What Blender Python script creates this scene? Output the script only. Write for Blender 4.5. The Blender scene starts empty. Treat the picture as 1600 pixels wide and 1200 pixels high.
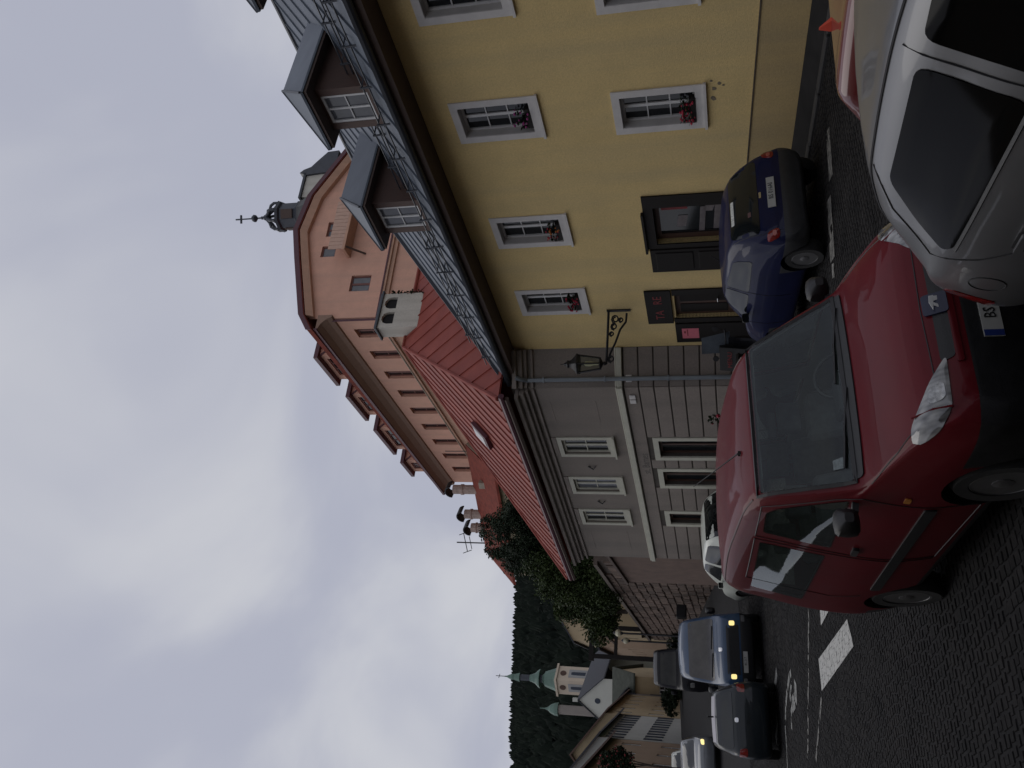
import bpy, bmesh, math, random
from mathutils import Vector, Matrix
from mathutils.bvhtree import BVHTree
random.seed(7)
R = math.radians
sc = bpy.context.scene
col = sc.collection

# ------------------------------------------------------------------ camera (picture was taken on its side)
FPX = 1420.0
zc = Vector((-90.0, 5550.0, FPX)).normalized()            # world up seen in (right, up, forward) of the upright camera
yc = (Vector((0, 0, 1)) - zc * zc.z).normalized()
xc = Vector((yc.y * zc.z - yc.z * zc.y, yc.z * zc.x - yc.x * zc.z, yc.x * zc.y - yc.y * zc.x))
if xc.x < 0: xc = -xc
rt = Vector((xc.x, yc.x, zc.x)); up = Vector((xc.y, yc.y, zc.y)); fw = Vector((xc.z, yc.z, zc.z))
cam_d = bpy.data.cameras.new('camera'); cam = bpy.data.objects.new('camera', cam_d); col.objects.link(cam)
bx, by, bz = -up, rt, -fw
cam.matrix_world = Matrix(((bx.x, by.x, bz.x, 0), (bx.y, by.y, bz.y, 0), (bx.z, by.z, bz.z, 0), (0, 0, 0, 1)))
cam_d.sensor_fit = 'HORIZONTAL'; cam_d.sensor_width = 36; cam_d.lens = 36 * FPX / 1600
cam_d.clip_start = 0.05; cam_d.clip_end = 5000
sc.camera = cam

# ------------------------------------------------------------------ sky, sun, exposure
SUN_EL, SUN_AZ = R(48), R(310)        # azimuth counted from +Y to +X
world = bpy.data.worlds.new('World'); sc.world = world; world.use_nodes = True
wn = world.node_tree; wn.nodes.clear()
def N_(t, kind, **kw):
    n = t.nodes.new(kind)
    for k, v in kw.items(): setattr(n, k, v)
    return n
sky = N_(wn, 'ShaderNodeTexSky', sky_type='NISHITA', sun_disc=False, sun_elevation=SUN_EL, sun_rotation=SUN_AZ)
bg = N_(wn, 'ShaderNodeBackground'); wo = N_(wn, 'ShaderNodeOutputWorld')
tc = N_(wn, 'ShaderNodeTexCoord'); sep = N_(wn, 'ShaderNodeSeparateXYZ')
wn.links.new(tc.outputs['Generated'], sep.inputs[0])
zz = N_(wn, 'ShaderNodeMath', operation='MAXIMUM'); wn.links.new(sep.outputs[2], zz.inputs[0]); zz.inputs[1].default_value = 0.0
za = N_(wn, 'ShaderNodeMath', operation='ADD'); wn.links.new(zz.outputs[0], za.inputs[0]); za.inputs[1].default_value = 0.35
dx = N_(wn, 'ShaderNodeMath', operation='DIVIDE'); wn.links.new(sep.outputs[0], dx.inputs[0]); wn.links.new(za.outputs[0], dx.inputs[1])
dy = N_(wn, 'ShaderNodeMath', operation='DIVIDE'); wn.links.new(sep.outputs[1], dy.inputs[0]); wn.links.new(za.outputs[0], dy.inputs[1])
cmb = N_(wn, 'ShaderNodeCombineXYZ'); wn.links.new(dx.outputs[0], cmb.inputs[0]); wn.links.new(dy.outputs[0], cmb.inputs[1])
def cloud(scale, det, lo, hi, a, b, dist=0.3):
    nt = N_(wn, 'ShaderNodeTexNoise'); nt.inputs['Scale'].default_value = scale; nt.inputs['Detail'].default_value = det
    nt.inputs['Roughness'].default_value = 0.45; nt.inputs['Distortion'].default_value = dist
    wn.links.new(cmb.outputs[0], nt.inputs['Vector'])
    mr = N_(wn, 'ShaderNodeMapRange', interpolation_type='SMOOTHSTEP')
    wn.links.new(nt.outputs['Fac'], mr.inputs['Value'])
    for i, v in zip((1, 2, 3, 4), (lo, hi, a, b)): mr.inputs[i].default_value = v
    return mr
c1 = cloud(2.1, 5, 0.40, 0.66, 0.0, 1.0, 0.6)
mixc = N_(wn, 'ShaderNodeMix', data_type='RGBA'); wn.links.new(c1.outputs[0], mixc.inputs[0])
mixc.inputs[6].default_value = (4.25, 4.42, 5.3, 1); mixc.inputs[7].default_value = (5.75, 5.85, 6.3, 1)
c2 = cloud(0.8, 2, 0.3, 0.7, 0.97, 0.99)
mixs = N_(wn, 'ShaderNodeMix', data_type='RGBA'); wn.links.new(c2.outputs[0], mixs.inputs[0])
wn.links.new(sky.outputs[0], mixs.inputs[6]); wn.links.new(mixc.outputs[2], mixs.inputs[7])
wn.links.new(mixs.outputs[2], bg.inputs[0]); bg.inputs[1].default_value = 0.10
wn.links.new(bg.outputs[0], wo.inputs[0])
sd = bpy.data.lights.new('sun', 'SUN'); sd.energy = 0.5; sd.angle = R(40); sd.color = (1, 0.96, 0.9)
so = bpy.data.objects.new('sun', sd); col.objects.link(so)
sdir = Vector((math.sin(SUN_AZ) * math.cos(SUN_EL), math.cos(SUN_AZ) * math.cos(SUN_EL), math.sin(SUN_EL)))
so.rotation_euler = sdir.to_track_quat('Z', 'Y').to_euler()
vs = sc.view_settings
vs.view_transform = 'Standard'; vs.look = 'None'; vs.gamma = 1; vs.exposure = 0.0; vs.use_curve_mapping = False
sc.cycles.max_bounces = 6

# ------------------------------------------------------------------ street frame
AZ = R(121.8)
S = Vector((math.cos(AZ), math.sin(AZ), 0)); NV = Vector((S.y, -S.x, 0))
def clamp(v, a, b): return max(a, min(b, v))
def G(s, n):
    return -2.36 + .066 * clamp(s, 4.5, 30) + .11 * clamp(s - 30, 0, 40) + .06 * max(s - 70, 0) + .058 * (clamp(n, -40, 40) + (2.8 - clamp(n, -40, 40)) * clamp((4.7 - s) / 1.2, 0, 1))
def W(s, n, z=None): return S * s + NV * n + Vector((0, 0, G(s, n) if z is None else z))
def sn(p): p = Vector((p[0], p[1], 0)); return p.dot(S), p.dot(NV)
def GW(x, y): return G(*sn((x, y)))
T_ST = Matrix.Rotation(AZ, 4, 'Z')                           # (s, -n, z)
def place(x, y, rot, z=0.0): return Matrix.Translation((x, y, z)) @ Matrix.Rotation(R(rot), 4, 'Z')

# ------------------------------------------------------------------ materials
MATS = {}
def mat(name, c, rough=0.8, var=0.12, scale=3.0, bump=0.0, bscale=40.0, metal=0.0, coat=0.0, c2=None, emit=0.0, det=5.0, spec=0.5, rnd=0.0, stretch=None):
    if name in MATS: return MATS[name]
    m = bpy.data.materials.new(name); m.use_nodes = True; t = m.node_tree
    b = t.nodes['Principled BSDF']
    b.inputs['Roughness'].default_value = rough; b.inputs['Metallic'].default_value = metal
    b.inputs['Specular IOR Level'].default_value = spec
    if coat: b.inputs['Coat Weight'].default_value = coat; b.inputs['Coat Roughness'].default_value = 0.04
    tcn = N_(t, 'ShaderNodeTexCoord'); vec = tcn.outputs['Object']
    if stretch:
        mp = N_(t, 'ShaderNodeMapping'); mp.inputs['Scale'].default_value = stretch; t.links.new(vec, mp.inputs[0]); vec = mp.outputs[0]
    if var or c2:
        nz = N_(t, 'ShaderNodeTexNoise'); nz.inputs['Scale'].default_value = scale; nz.inputs['Detail'].default_value = det
        nz.inputs['Roughness'].default_value = 0.62
        t.links.new(vec, nz.inputs['Vector'])
        mr = N_(t, 'ShaderNodeMapRange'); t.links.new(nz.outputs['Fac'], mr.inputs[0]); mr.inputs[1].default_value = .3; mr.inputs[2].default_value = .7
        mx = N_(t, 'ShaderNodeMix', data_type='RGBA'); t.links.new(mr.outputs[0], mx.inputs[0])
        ca = tuple(v * (1 - var) for v in c); cb = c2 if c2 else tuple(min(1, v * (1 + var)) for v in c)
        mx.inputs[6].default_value = (*ca, 1); mx.inputs[7].default_value = (*cb, 1)
        outc = mx.outputs[2]
        if rnd:
            oi = N_(t, 'ShaderNodeObjectInfo'); hs = N_(t, 'ShaderNodeHueSaturation')
            mr2 = N_(t, 'ShaderNodeMapRange'); t.links.new(oi.outputs['Random'], mr2.inputs[0]); mr2.inputs[3].default_value = 1 - rnd; mr2.inputs[4].default_value = 1 + rnd
            t.links.new(mr2.outputs[0], hs.inputs['Value']); t.links.new(outc, hs.inputs['Color']); outc = hs.outputs[0]
        t.links.new(outc, b.inputs['Base Color'])
        mr3 = N_(t, 'ShaderNodeMapRange'); t.links.new(nz.outputs['Fac'], mr3.inputs[0])
        mr3.inputs[3].default_value = clamp(rough - .08, .02, 1); mr3.inputs[4].default_value = clamp(rough + .08, .02, 1)
        t.links.new(mr3.outputs[0], b.inputs['Roughness'])
    else: b.inputs['Base Color'].default_value = (*c, 1)
    if bump:
        nb = N_(t, 'ShaderNodeTexNoise'); nb.inputs['Scale'].default_value = bscale; nb.inputs['Detail'].default_value = 4
        t.links.new(tcn.outputs['Object'], nb.inputs['Vector'])
        bp = N_(t, 'ShaderNodeBump'); bp.inputs['Strength'].default_value = bump; bp.inputs['Distance'].default_value = 0.02
        t.links.new(nb.outputs['Fac'], bp.inputs['Height']); t.links.new(bp.outputs[0], b.inputs['Normal'])
    if emit:
        b.inputs['Emission Color'].default_value = (*c, 1); b.inputs['Emission Strength'].default_value = emit
    MATS[name] = m
    return m
def wallmat(name, c, stain, bump=.35):
    """plaster: fine grain, broad patches and vertical rain streaks"""
    if name in MATS: return MATS[name]
    m = mat(name, c, .9, .07, 1.3, bump, 55.0); t = m.node_tree; b = t.nodes['Principled BSDF']
    src = b.inputs['Base Color'].links[0].from_socket
    tcn = N_(t, 'ShaderNodeTexCoord'); mp = N_(t, 'ShaderNodeMapping'); mp.inputs['Scale'].default_value = (2.2, 2.2, .22)
    t.links.new(tcn.outputs['Object'], mp.inputs[0])
    nz = N_(t, 'ShaderNodeTexNoise'); nz.inputs['Scale'].default_value = 1.0; nz.inputs['Detail'].default_value = 7; t.links.new(mp.outputs[0], nz.inputs['Vector'])
    mr = N_(t, 'ShaderNodeMapRange'); t.links.new(nz.outputs['Fac'], mr.inputs[0]); mr.inputs[1].default_value = .44; mr.inputs[2].default_value = .74; mr.inputs[4].default_value = .6
    mx = N_(t, 'ShaderNodeMix', data_type='RGBA'); t.links.new(mr.outputs[0], mx.inputs[0]); t.links.new(src, mx.inputs[6]); mx.inputs[7].default_value = (*stain, 1)
    n2 = N_(t, 'ShaderNodeTexNoise'); n2.inputs['Scale'].default_value = 30; n2.inputs['Detail'].default_value = 3; t.links.new(tcn.outputs['Object'], n2.inputs['Vector'])
    mr2 = N_(t, 'ShaderNodeMapRange'); t.links.new(n2.outputs['Fac'], mr2.inputs[0]); mr2.inputs[1].default_value = .3; mr2.inputs[2].default_value = .7; mr2.inputs[3].default_value = .9; mr2.inputs[4].default_value = 1.06
    hs = N_(t, 'ShaderNodeHueSaturation'); t.links.new(mr2.outputs[0], hs.inputs['Value']); t.links.new(mx.outputs[2], hs.inputs['Color'])
    t.links.new(hs.outputs[0], b.inputs['Base Color'])
    return m
Y_WALL = wallmat('yellow_plaster', (.72, .545, .245), (.58, .46, .24))
Y_PLINTH = wallmat('ochre_plinth', (.52, .385, .18), (.38, .30, .17))
WHITE_T = mat('white_trim', (.62, .60, .57), .85, .08, 4, .2)
WIN_W = mat('window_white', (.66, .66, .64), .5, .05, 6)
GREY_W = wallmat('grey_plaster', (.225, .195, .165), (.17, .15, .13))
GREY_L = wallmat('grey_band', (.245, .21, .18), (.18, .158, .135))
CREAM_T = mat('cream_trim', (.50, .49, .40), .8, .07, 5, .15)
PINK_W = wallmat('pink_plaster', (.68, .385, .275), (.56, .34, .25))
PINK_B = wallmat('pink_band', (.56, .33, .225), (.42, .26, .18))
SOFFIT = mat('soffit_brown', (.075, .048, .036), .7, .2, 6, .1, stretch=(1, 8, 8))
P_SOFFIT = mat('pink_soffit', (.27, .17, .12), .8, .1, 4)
DARKWOOD = mat('dark_wood', (.010, .0075, .006), .6, .25, 5, .15, stretch=(6, 6, .6), spec=.25)
BROWNWOOD = mat('brown_wood', (.075, .038, .026), .6, .25, 6, .15, stretch=(8, 8, .8))
METAL_R = mat('grey_sheet_metal', (.095, .115, .145), .5, .22, 1.6, .08, 6, metal=.1, c2=(.135, .155, .18), rnd=.16, spec=.3)
METAL_D = mat('dark_sheet_metal', (.045, .05, .06), .45, .2, 3, metal=.2)
RED_R = mat('red_sheet_metal', (.24, .045, .032), .62, .18, 1.2, .06, 8, c2=(.29, .07, .05), rnd=.09, spec=.2)
RED_T = mat('red_tile', (.20, .05, .035), .85, .3, 3, .4, 18, spec=.12)
MAROON = mat('maroon_trim', (.085, .022, .032), .5, .15, 5)
ZINC = mat('zinc_pipe', (.22, .25, .27), .4, .12, 5, metal=.3)
GLASS = mat('window_glass', (.014, .016, .018), .05, 0, spec=.5)
GLASS_B = mat('window_glass_pale', (.11, .115, .125), .06, .25, 2.0)
CURTAIN = mat('curtain', (.42, .41, .38), .9, .25, 9, .2, 20, stretch=(9, 9, .6))
IRON = mat('wrought_iron', (.012, .012, .013), .5, .2, 10)
CHIM_W = wallmat('chimney_white', (.55, .53, .46), (.36, .34, .28))
CONC = mat('render_beige', (.36, .31, .24), .9, .12, 3, .2)
ASPH = mat('asphalt', (.020, .020, .021), .9, .25, 2.5, .5, 60, c2=(.029, .028, .028), spec=.15)
SETT = mat('sett_stone', (.015, .015, .016), .85, .4, 2.2, .3, 60, c2=(.030, .028, .027), rnd=.3, spec=.12)
SETT_W = mat('sett_painted', (.46, .46, .43), .75, .12, 14, .3, 60, c2=(.60, .59, .55))
SETT_F = mat('sett_worn_paint', (.07, .068, .062), .8, .3, 9, .3, 60, c2=(.30, .29, .26))
KERB = mat('kerb_granite', (.035, .034, .034), .8, .25, 12, .3, 80, rnd=.12)
RUBBLE = mat('rubble_stone', (.125, .088, .068), .9, .35, 3, .5, 30, rnd=.35)
MORTAR = mat('rubble_mortar', (.115, .092, .074), .95, .25, 5, .5, 30)
LEAF = mat('leaf_green', (.028, .050, .016), .6, .5, .9, c2=(.055, .078, .022), spec=.2)
LEAF_D = mat('leaf_dark', (.014, .026, .013), .65, .5, .9, c2=(.026, .042, .018), spec=.2)
LEAF_F = mat('forest_green', (.012, .017, .014), .95, .5, .03, c2=(.020, .026, .019), spec=.05)
FLOWER = mat('flower_red', (.42, .02, .05), .6, .3, 20)
FLOWER_P = mat('flower_pink', (.42, .06, .26), .6, .3, 20)
FLOWER_O = mat('flower_orange', (.5, .16, .03), .6, .3, 20)
BARK = mat('bark', (.05, .038, .028), .95, .3, 8, .5, 20)
COPPER = mat('green_copper', (.12, .19, .15), .6, .25, .5)
FAR_W = mat('church_plaster', (.62, .52, .40), .9, .06, .4)
FAR_WH = mat('church_white', (.55, .55, .48), .9, .06, .4)
FAR_R = mat('slate_roof', (.035, .037, .045), .7, .2, .6)
FAR_Y = mat('far_yellow', (.46, .36, .22), .9, .1, .6)
FAR_P = mat('far_peach', (.40, .29, .20), .9, .1, .6)
FAR_O = mat('far_grey', (.27, .24, .21), .9, .1, .6)
BROWN_R = mat('brown_tile_roof', (.10, .058, .042), .8, .25, 2)
TYRE = mat('tyre_rubber', (.012, .012, .012), .8, .2, 20)
RIM = mat('wheel_rim', (.16, .16, .16), .4, .15, 8, metal=.6)
PLAST = mat('black_plastic', (.012, .012, .013), .5, .25, 10, .1, 120)
PLASG = mat('grey_plastic', (.030, .031, .033), .5, .2, 10, .1, 120)
CGLASS = mat('car_glass', (.008, .010, .010), .03, 0)
CGLASS2 = mat('car_windscreen', (.012, .015, .016), .03, .3, 1.6, spec=.6)
CHROME = mat('chrome', (.6, .6, .6), .15, 0, metal=1)
LENS = mat('headlamp_lens', (.10, .10, .10), .08, .4, 5, coat=1, det=1, c2=(.30, .30, .29), stretch=(2, 5, .6))
TAILR = mat('tail_lens', (.20, .008, .006), .15, .3, 20, coat=.6)
AMBER = mat('amber_lens', (.5, .2, .04), .2, .2, 20)
PLATE = mat('plate_white', (.40, .40, .37), .5, .06, 12)
BLUEP = mat('plate_blue', (.012, .03, .16), .5, .1, 12)
BLACKP = mat('print_black', (.012, .012, .012), .6, 0)
REDP = mat('print_red', (.20, .018, .02), .6, .1, 12)
PINKP = mat('paper_pink', (.62, .16, .20), .8, .08, 9)
PAPER = mat('paper_white', (.62, .60, .58), .8, .1, 9)
LAMP_ON = mat('lit_headlamp', (1.0, .80, .32), .4, 0, emit=1.0)
LAMP_W = mat('globe_cream', (.62, .58, .40), .35, .06, 8)
def paint(name, c, metal=0.0, dirt=.12): return mat(name, c, .45, dirt, 2.2, metal=metal, coat=.5, spec=.2)
P_RED = mat('paint_red', (.115, .0075, .012), .5, .12, 2.2, coat=.22, spec=.08); P_SIL = mat('paint_silver', (.185, .187, .192), .42, .06, 2.2, metal=.75, coat=.4, spec=.2)
P_BLUE = mat('paint_navy', (.006, .009, .045), .5, .12, 2.2, coat=.35, spec=.1); P_VAN = paint('paint_blue', (.025, .055, .11)); P_DARK = paint('paint_dark_green', (.012, .017, .021))
P_WHITE = paint('paint_white', (.62, .64, .56)); P_RED2 = mat('paint_red_glossy', (.13, .012, .012), .4, .1, 2.2, coat=1.0, spec=.3); P_BLK = mat('paint_black', (.006, .006, .008), .5, .1, 2, coat=.15, spec=.1)
P_GREY = paint('paint_grey', (.16, .17, .18), .2)

# ------------------------------------------------------------------ mesh helpers
WM = {}
def empty(name, M4, label, cat, group=None):
    o = bpy.data.objects.new(name, None); col.objects.link(o); o.matrix_world = M4; WM[o] = M4.copy()
    o['label'] = label; o['category'] = cat
    if group: o['group'] = group
    o.empty_display_size = .2
    return o
def tag(o, label=None, cat=None, group=None, kind=None):
    for k, v in (('label', label), ('category', cat), ('group', group), ('kind', kind)):
        if v: o[k] = v
    return o
class MB:
    def __init__(s, T=None): s.v = []; s.f = []; s.mi = []; s.T = T or Matrix.Identity(4); s.cur = 0
    def add(s, vs_, fs):
        b = len(s.v); s.v += [s.T @ Vector(p) for p in vs_]
        for f in fs: s.f.append(tuple(b + i for i in f)); s.mi.append(s.cur)
        return s
    def box(s, x0, x1, y0, y1, z0, z1):
        return s.add([(x0, y0, z0), (x1, y0, z0), (x1, y1, z0), (x0, y1, z0), (x0, y0, z1), (x1, y0, z1), (x1, y1, z1), (x0, y1, z1)],
                     [(0, 3, 2, 1), (4, 5, 6, 7), (0, 1, 5, 4), (1, 2, 6, 5), (2, 3, 7, 6), (3, 0, 4, 7)])
    def bar(s, a, b, w, h=None, upv=(0, 0, 1)):
        a, b = Vector(a), Vector(b); h = h or w; d = (b - a).normalized(); u = Vector(upv)
        if abs(d.dot(u)) > .98: u = Vector((1, 0, 0))
        x = d.cross(u).normalized(); y = x.cross(d)
        c = [p + x * sx * w / 2 + y * sy * h / 2 for p in (a, b) for sx, sy in ((-1, -1), (1, -1), (1, 1), (-1, 1))]
        return s.add(c, [(3, 2, 1, 0), (4, 5, 6, 7), (0, 1, 5, 4), (1, 2, 6, 5), (2, 3, 7, 6), (3, 0, 4, 7)])
    def tube(s, pts, r, n=8, closed=False):
        pts = [Vector(p) for p in pts]; rs = r if isinstance(r, (list, tuple)) else [r] * len(pts)
        ref = None; vs_ = []; m = len(pts)
        for i, p in enumerate(pts):
            d = (pts[(i + 1) % m] - pts[i - 1]) if closed else (pts[min(i + 1, m - 1)] - pts[max(i - 1, 0)])
            d.normalize()
            if ref is None: ref = Vector((0, 0, 1)) if abs(d.z) < .9 else Vector((1, 0, 0))
            x = d.cross(ref).normalized(); y = x.cross(d).normalized(); ref = y
            vs_ += [p + (x * math.cos(k * 2 * math.pi / n) + y * math.sin(k * 2 * math.pi / n)) * rs[i] for k in range(n)]
        fs = []
        for i in range(m if closed else m - 1):
            j = (i + 1) % m
            for k in range(n): fs.append((i * n + k, i * n + (k + 1) % n, j * n + (k + 1) % n, j * n + k))
        if not closed: fs += [tuple(range(n)), tuple(reversed(range((m - 1) * n, m * n)))]
        return s.add(vs_, fs)
    def lathe(s, prof, n=16, c=(0, 0, 0), axis='z', sq=None):
        vs_ = []; c = Vector(c)
        for r, h in prof:
            for k in range(n):
                a = 2 * math.pi * (k + .5) / n; p = (r * math.cos(a), r * math.sin(a), h)
                p = p if axis == 'z' else ((p[0], h, p[1]) if axis == 'y' else (h, p[0], p[1]))
                vs_.append(c + Vector(p))
        fs = [(i * n + k, i * n + (k + 1) % n, (i + 1) * n + (k + 1) % n, (i + 1) * n + k) for i in range(len(prof) - 1) for k in range(n)]
        fs += [tuple(reversed(range(n))), tuple(range((len(prof) - 1) * n, len(prof) * n))]
        return s.add(vs_, fs)
    def poly(s, pts, ext):
        """flat polygon swept by vector ext"""
        n = len(pts); e = Vector(ext); vs_ = [Vector(p) for p in pts] + [Vector(p) + e for p in pts]
        return s.add(vs_, [tuple(reversed(range(n))), tuple(range(n, 2 * n))] + [(i, (i + 1) % n, n + (i + 1) % n, n + i) for i in range(n)])
    def wall(s, x0, x1, z0, z1, holes, depth=.2, y=0.0):
        """front skin with rectangular openings and their reveals, facing +y"""
        xs = sorted({x0, x1, *[h[0] for h in holes], *[h[1] for h in holes]}); zs = sorted({z0, z1, *[h[2] for h in holes], *[h[3] for h in holes]})
        xs = [x for x in xs if x0 <= x <= x1]; zs = [z for z in zs if z0 <= z <= z1]
        for i in range(len(xs) - 1):
            for j in range(len(zs) - 1):
                cx, cz = (xs[i] + xs[i + 1]) / 2, (zs[j] + zs[j + 1]) / 2
                if any(h[0] < cx < h[1] and h[2] < cz < h[3] for h in holes): continue
                s.add([(xs[i], y, zs[j]), (xs[i], y, zs[j + 1]), (xs[i + 1], y, zs[j + 1]), (xs[i + 1], y, zs[j])], [(0, 1, 2, 3)])
        for h in holes:
            a, b, c, d = h; e = y - depth
            for q in ([(a, y, c), (a, y, d), (a, e, d), (a, e, c)], [(b, y, c), (b, e, c), (b, e, d), (b, y, d)],
                      [(a, y, d), (b, y, d), (b, e, d), (a, e, d)], [(a, y, c), (a, e, c), (b, e, c), (b, y, c)]):
                s.add(q, [(0, 1, 2, 3)])
        return s
    def build(s, name, mats, parent=None, smooth=False, bevel=0.0, M4=None, fixn=True):
        me = bpy.data.meshes.new(name)
        inv = (WM[parent] if parent is not None else (M4 or Matrix.Identity(4))).inverted()
        me.from_pydata([inv @ p for p in s.v], [], s.f)
        for m in (mats if isinstance(mats, (list, tuple)) else [mats]): me.materials.append(m)
        me.polygons.foreach_set('material_index', s.mi)
        if fixn:
            bm = bmesh.new(); bm.from_mesh(me); bmesh.ops.recalc_face_normals(bm, faces=bm.faces); bm.to_mesh(me); bm.free()
        if smooth: smooth_mesh(me)
        me.update()
        o = bpy.data.objects.new(name, me); col.objects.link(o)
        if parent is not None: o.parent = parent; WM[o] = WM[parent]
        else:
            o.matrix_world = M4 or Matrix.Identity(4); WM[o] = (M4 or Matrix.Identity(4)).copy()
        if bevel:
            b = o.modifiers.new('bevel', 'BEVEL'); b.width = bevel; b.segments = 1; b.limit_method = 'ANGLE'
        return o
def smooth_mesh(me, ang=35):
    me.polygons.foreach_set('use_smooth', [True] * len(me.polygons))
    bm = bmesh.new(); bm.from_mesh(me)
    for e in bm.edges:
        if len(e.link_faces) == 2 and e.calc_face_angle(0) > R(ang): e.smooth = False
    bm.to_mesh(me); bm.free()
def text(body, size, M4, m, parent, name='lettering', extrude=.002, align='CENTER', sx=1.0):
    cu = bpy.data.curves.new('t', 'FONT'); cu.body = body; cu.size = size; cu.extrude = extrude; cu.align_x = align; cu.align_y = 'CENTER'; cu.resolution_u = 2
    to = bpy.data.objects.new('t', cu); col.objects.link(to)
    dg = bpy.context.evaluated_depsgraph_get(); me = bpy.data.meshes.new_from_object(to.evaluated_get(dg))
    bpy.data.objects.remove(to); bpy.data.curves.remove(cu)
    me.name = name; me.transform((WM[parent].inverted() if parent is not None else Matrix.Identity(4)) @ M4 @ Matrix.Diagonal((sx, 1, 1, 1)))
    me.materials.clear(); me.materials.append(m)
    o = bpy.data.objects.new(name, me); col.objects.link(o)
    if parent is not None: o.parent = parent; WM[o] = WM[parent]
    return o
def face_mat(T, x, y, z, flip=False):
    """text frame on a wall facing +y of T, read from outside"""
    return T @ Matrix.Translation((x, y, z)) @ Matrix(((-1, 0, 0, 0), (0, 0, 1, 0), (0, 1, 0, 0), (0, 0, 0, 1)))
def window(parent, T, x0, x1, z0, z1, y, cols=2, rows=3, fr=.05, bar=.022, fm=None, gm=None, sash=True, name='window', curtain=None):
    fm = fm or WIN_W; gm = gm or GLASS
    m = MB(T)
    m.box(x0, x0 + fr, y - .05, y, z0, z1).box(x1 - fr, x1, y - .05, y, z0, z1).box(x0 + fr, x1 - fr, y - .05, y, z0, z0 + fr).box(x0 + fr, x1 - fr, y - .05, y, z1 - fr, z1)
    cw = (x1 - x0 - 2 * fr) / cols; rh = (z1 - z0 - 2 * fr) / rows
    for i in range(1, cols): x = x0 + fr + cw * i; bb = bar * (1.7 if sash else 1); m.box(x - bb, x + bb, y - .047, y - .003, z0 + fr, z1 - fr)
    for j in range(1, rows):
        z = z0 + fr + rh * j
        for i in range(cols): m.box(x0 + fr + cw * i + .0 + (bar if i else 0), x0 + fr + cw * (i + 1) - (bar if i < cols - 1 else 0), y - .042, y - .008, z - bar * .6, z + bar * .6)
    w = m.build(name, fm, parent)
    for i in range(cols):
        for j in range(rows):
            p = MB(T); a = x0 + fr + cw * i; c = z0 + fr + rh * j; t1, t2 = random.uniform(-.004, .004), random.uniform(-.004, .004); yy = y - .03
            p.add([(a, yy + t1, c), (a + cw, yy - t1, c), (a + cw, yy - t1 + t2, c + rh), (a, yy + t1 + t2, c + rh)], [(0, 1, 2, 3)])
            p.build('pane', gm, w, fixn=False)
    if curtain:
        q = MB(T); n = 14
        for a, b in curtain:
            pts = []
            for k in range(n + 1):
                x = a + (b - a) * k / n; yy = y - .09 + .018 * math.sin(k * 2.1)
                pts += [(x, yy, z0 + fr), (x, yy, z1 - fr)]
            q.add(pts, [(2 * k, 2 * k + 2, 2 * k + 3, 2 * k + 1) for k in range(n)])
        q.build('curtain', CURTAIN, w, fixn=False)
    return w
def seamed(parent, O, U, V, u0, u1, top, step, mt, name='roof_panel', th=.03, rib=.035, ribm=None, low=None):
    """sheet metal roof laid panel by panel, each with its standing seam"""
    O, U, V = Vector(O), Vector(U).normalized(), Vector(V).normalized(); Nn = U.cross(V).normalized()
    if Nn.z < 0: Nn = -Nn
    low = low or (lambda u: 0.0)
    k = math.ceil((u1 - u0) / step); w = (u1 - u0) / k
    for i in range(k):
        a, b = u0 + i * w, u0 + (i + 1) * w
        us = [a, a + w / 3, a + 2 * w / 3, b]
        up_ = [(u, max(low(u) + .01, top(u))) for u in us]
        pts = [(a, low(a)), (b, low(b))] + list(reversed(up_))
        P = [O + U * u + V * v for u, v in pts]
        m = MB(); m.poly(P, Nn * th)
        A = O + U * a + V * low(a) + Nn * (th + rib / 2 - .004); B = O + U * a + V * max(low(a) + .02, top(a)) + Nn * (th + rib / 2 - .004)
        m.bar(A, B, .03, rib, Nn)
        m.build(name, mt, parent)

# ================================================================== THE SETTING
# ------------------------------------------------------------------ ground sheet, setts, kerb, painted marks
def sheet(name, ss, ns, dz, mt, zf=G):
    m = MB(); k = len(ns)
    vv = [W(s, n, zf(s, n) + dz) for s in ss for n in ns]
    m.add(vv, [(i * k + j, i * k + j + 1, (i + 1) * k + j + 1, (i + 1) * k + j) for i in range(len(ss) - 1) for j in range(k - 1)])
    return m.build(name, mt, fixn=False)
def rng(a, b, st): n = max(1, round((b - a) / st)); return [a + (b - a) * i / n for i in range(n + 1)]
ground = tag(sheet('street', rng(-30, 30, 5) + rng(34, 72, 4) + [90, 120, 160, 220, 320], [-200, -120, -80, -40, -20, -10, 0, 10, 20, 30, 40, 80, 150], -.003, ASPH), kind='structure')
WHITE_POLY = [[(15.48, 3.78), (15.43, 4.27), (12.64, 4.05), (12.46, 3.64)], [(14.72, 4.95), (13.6, 5.0), (13.7, 4.58), (14.80, 4.62)]]
BAY = [((9.42, 9.78), (9.62, 9.25), .13), ((9.98, 9.02), (10.25, 8.36), .16), ((10.32, 8.2), (10.38, 8.1), .08)]
FAINT = [((15.6, 5.5), (17.9, 3.2), .12), ((15.5, 3.75), (16.9, 3.0), .10)]
def inpoly(x, y, P):
    c = False
    for i in range(len(P)):
        (x1, y1), (x2, y2) = P[i], P[i - 1]
        if (y1 > y) != (y2 > y) and x < (x2 - x1) * (y - y1) / (y2 - y1) + x1: c = not c
    return c
def near(x, y, a, b, w):
    a, b, p = Vector(a), Vector(b), Vector((x, y)); d = b - a; t = clamp((p - a).dot(d) / d.dot(d), 0, 1); return (p - a - d * t).length < w
def sett_verts(w, l, h, j):
    a, b = w / 2, l / 2; c, d = a - .014 - j * .006, b - .014
    return [(-a, -b, -.03), (a, -b, -.03), (a, b, -.03), (-a, b, -.03), (-c, -d, h), (c, -d, h - j * .002), (c, d, h), (-c, d, h + j * .002)]
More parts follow.
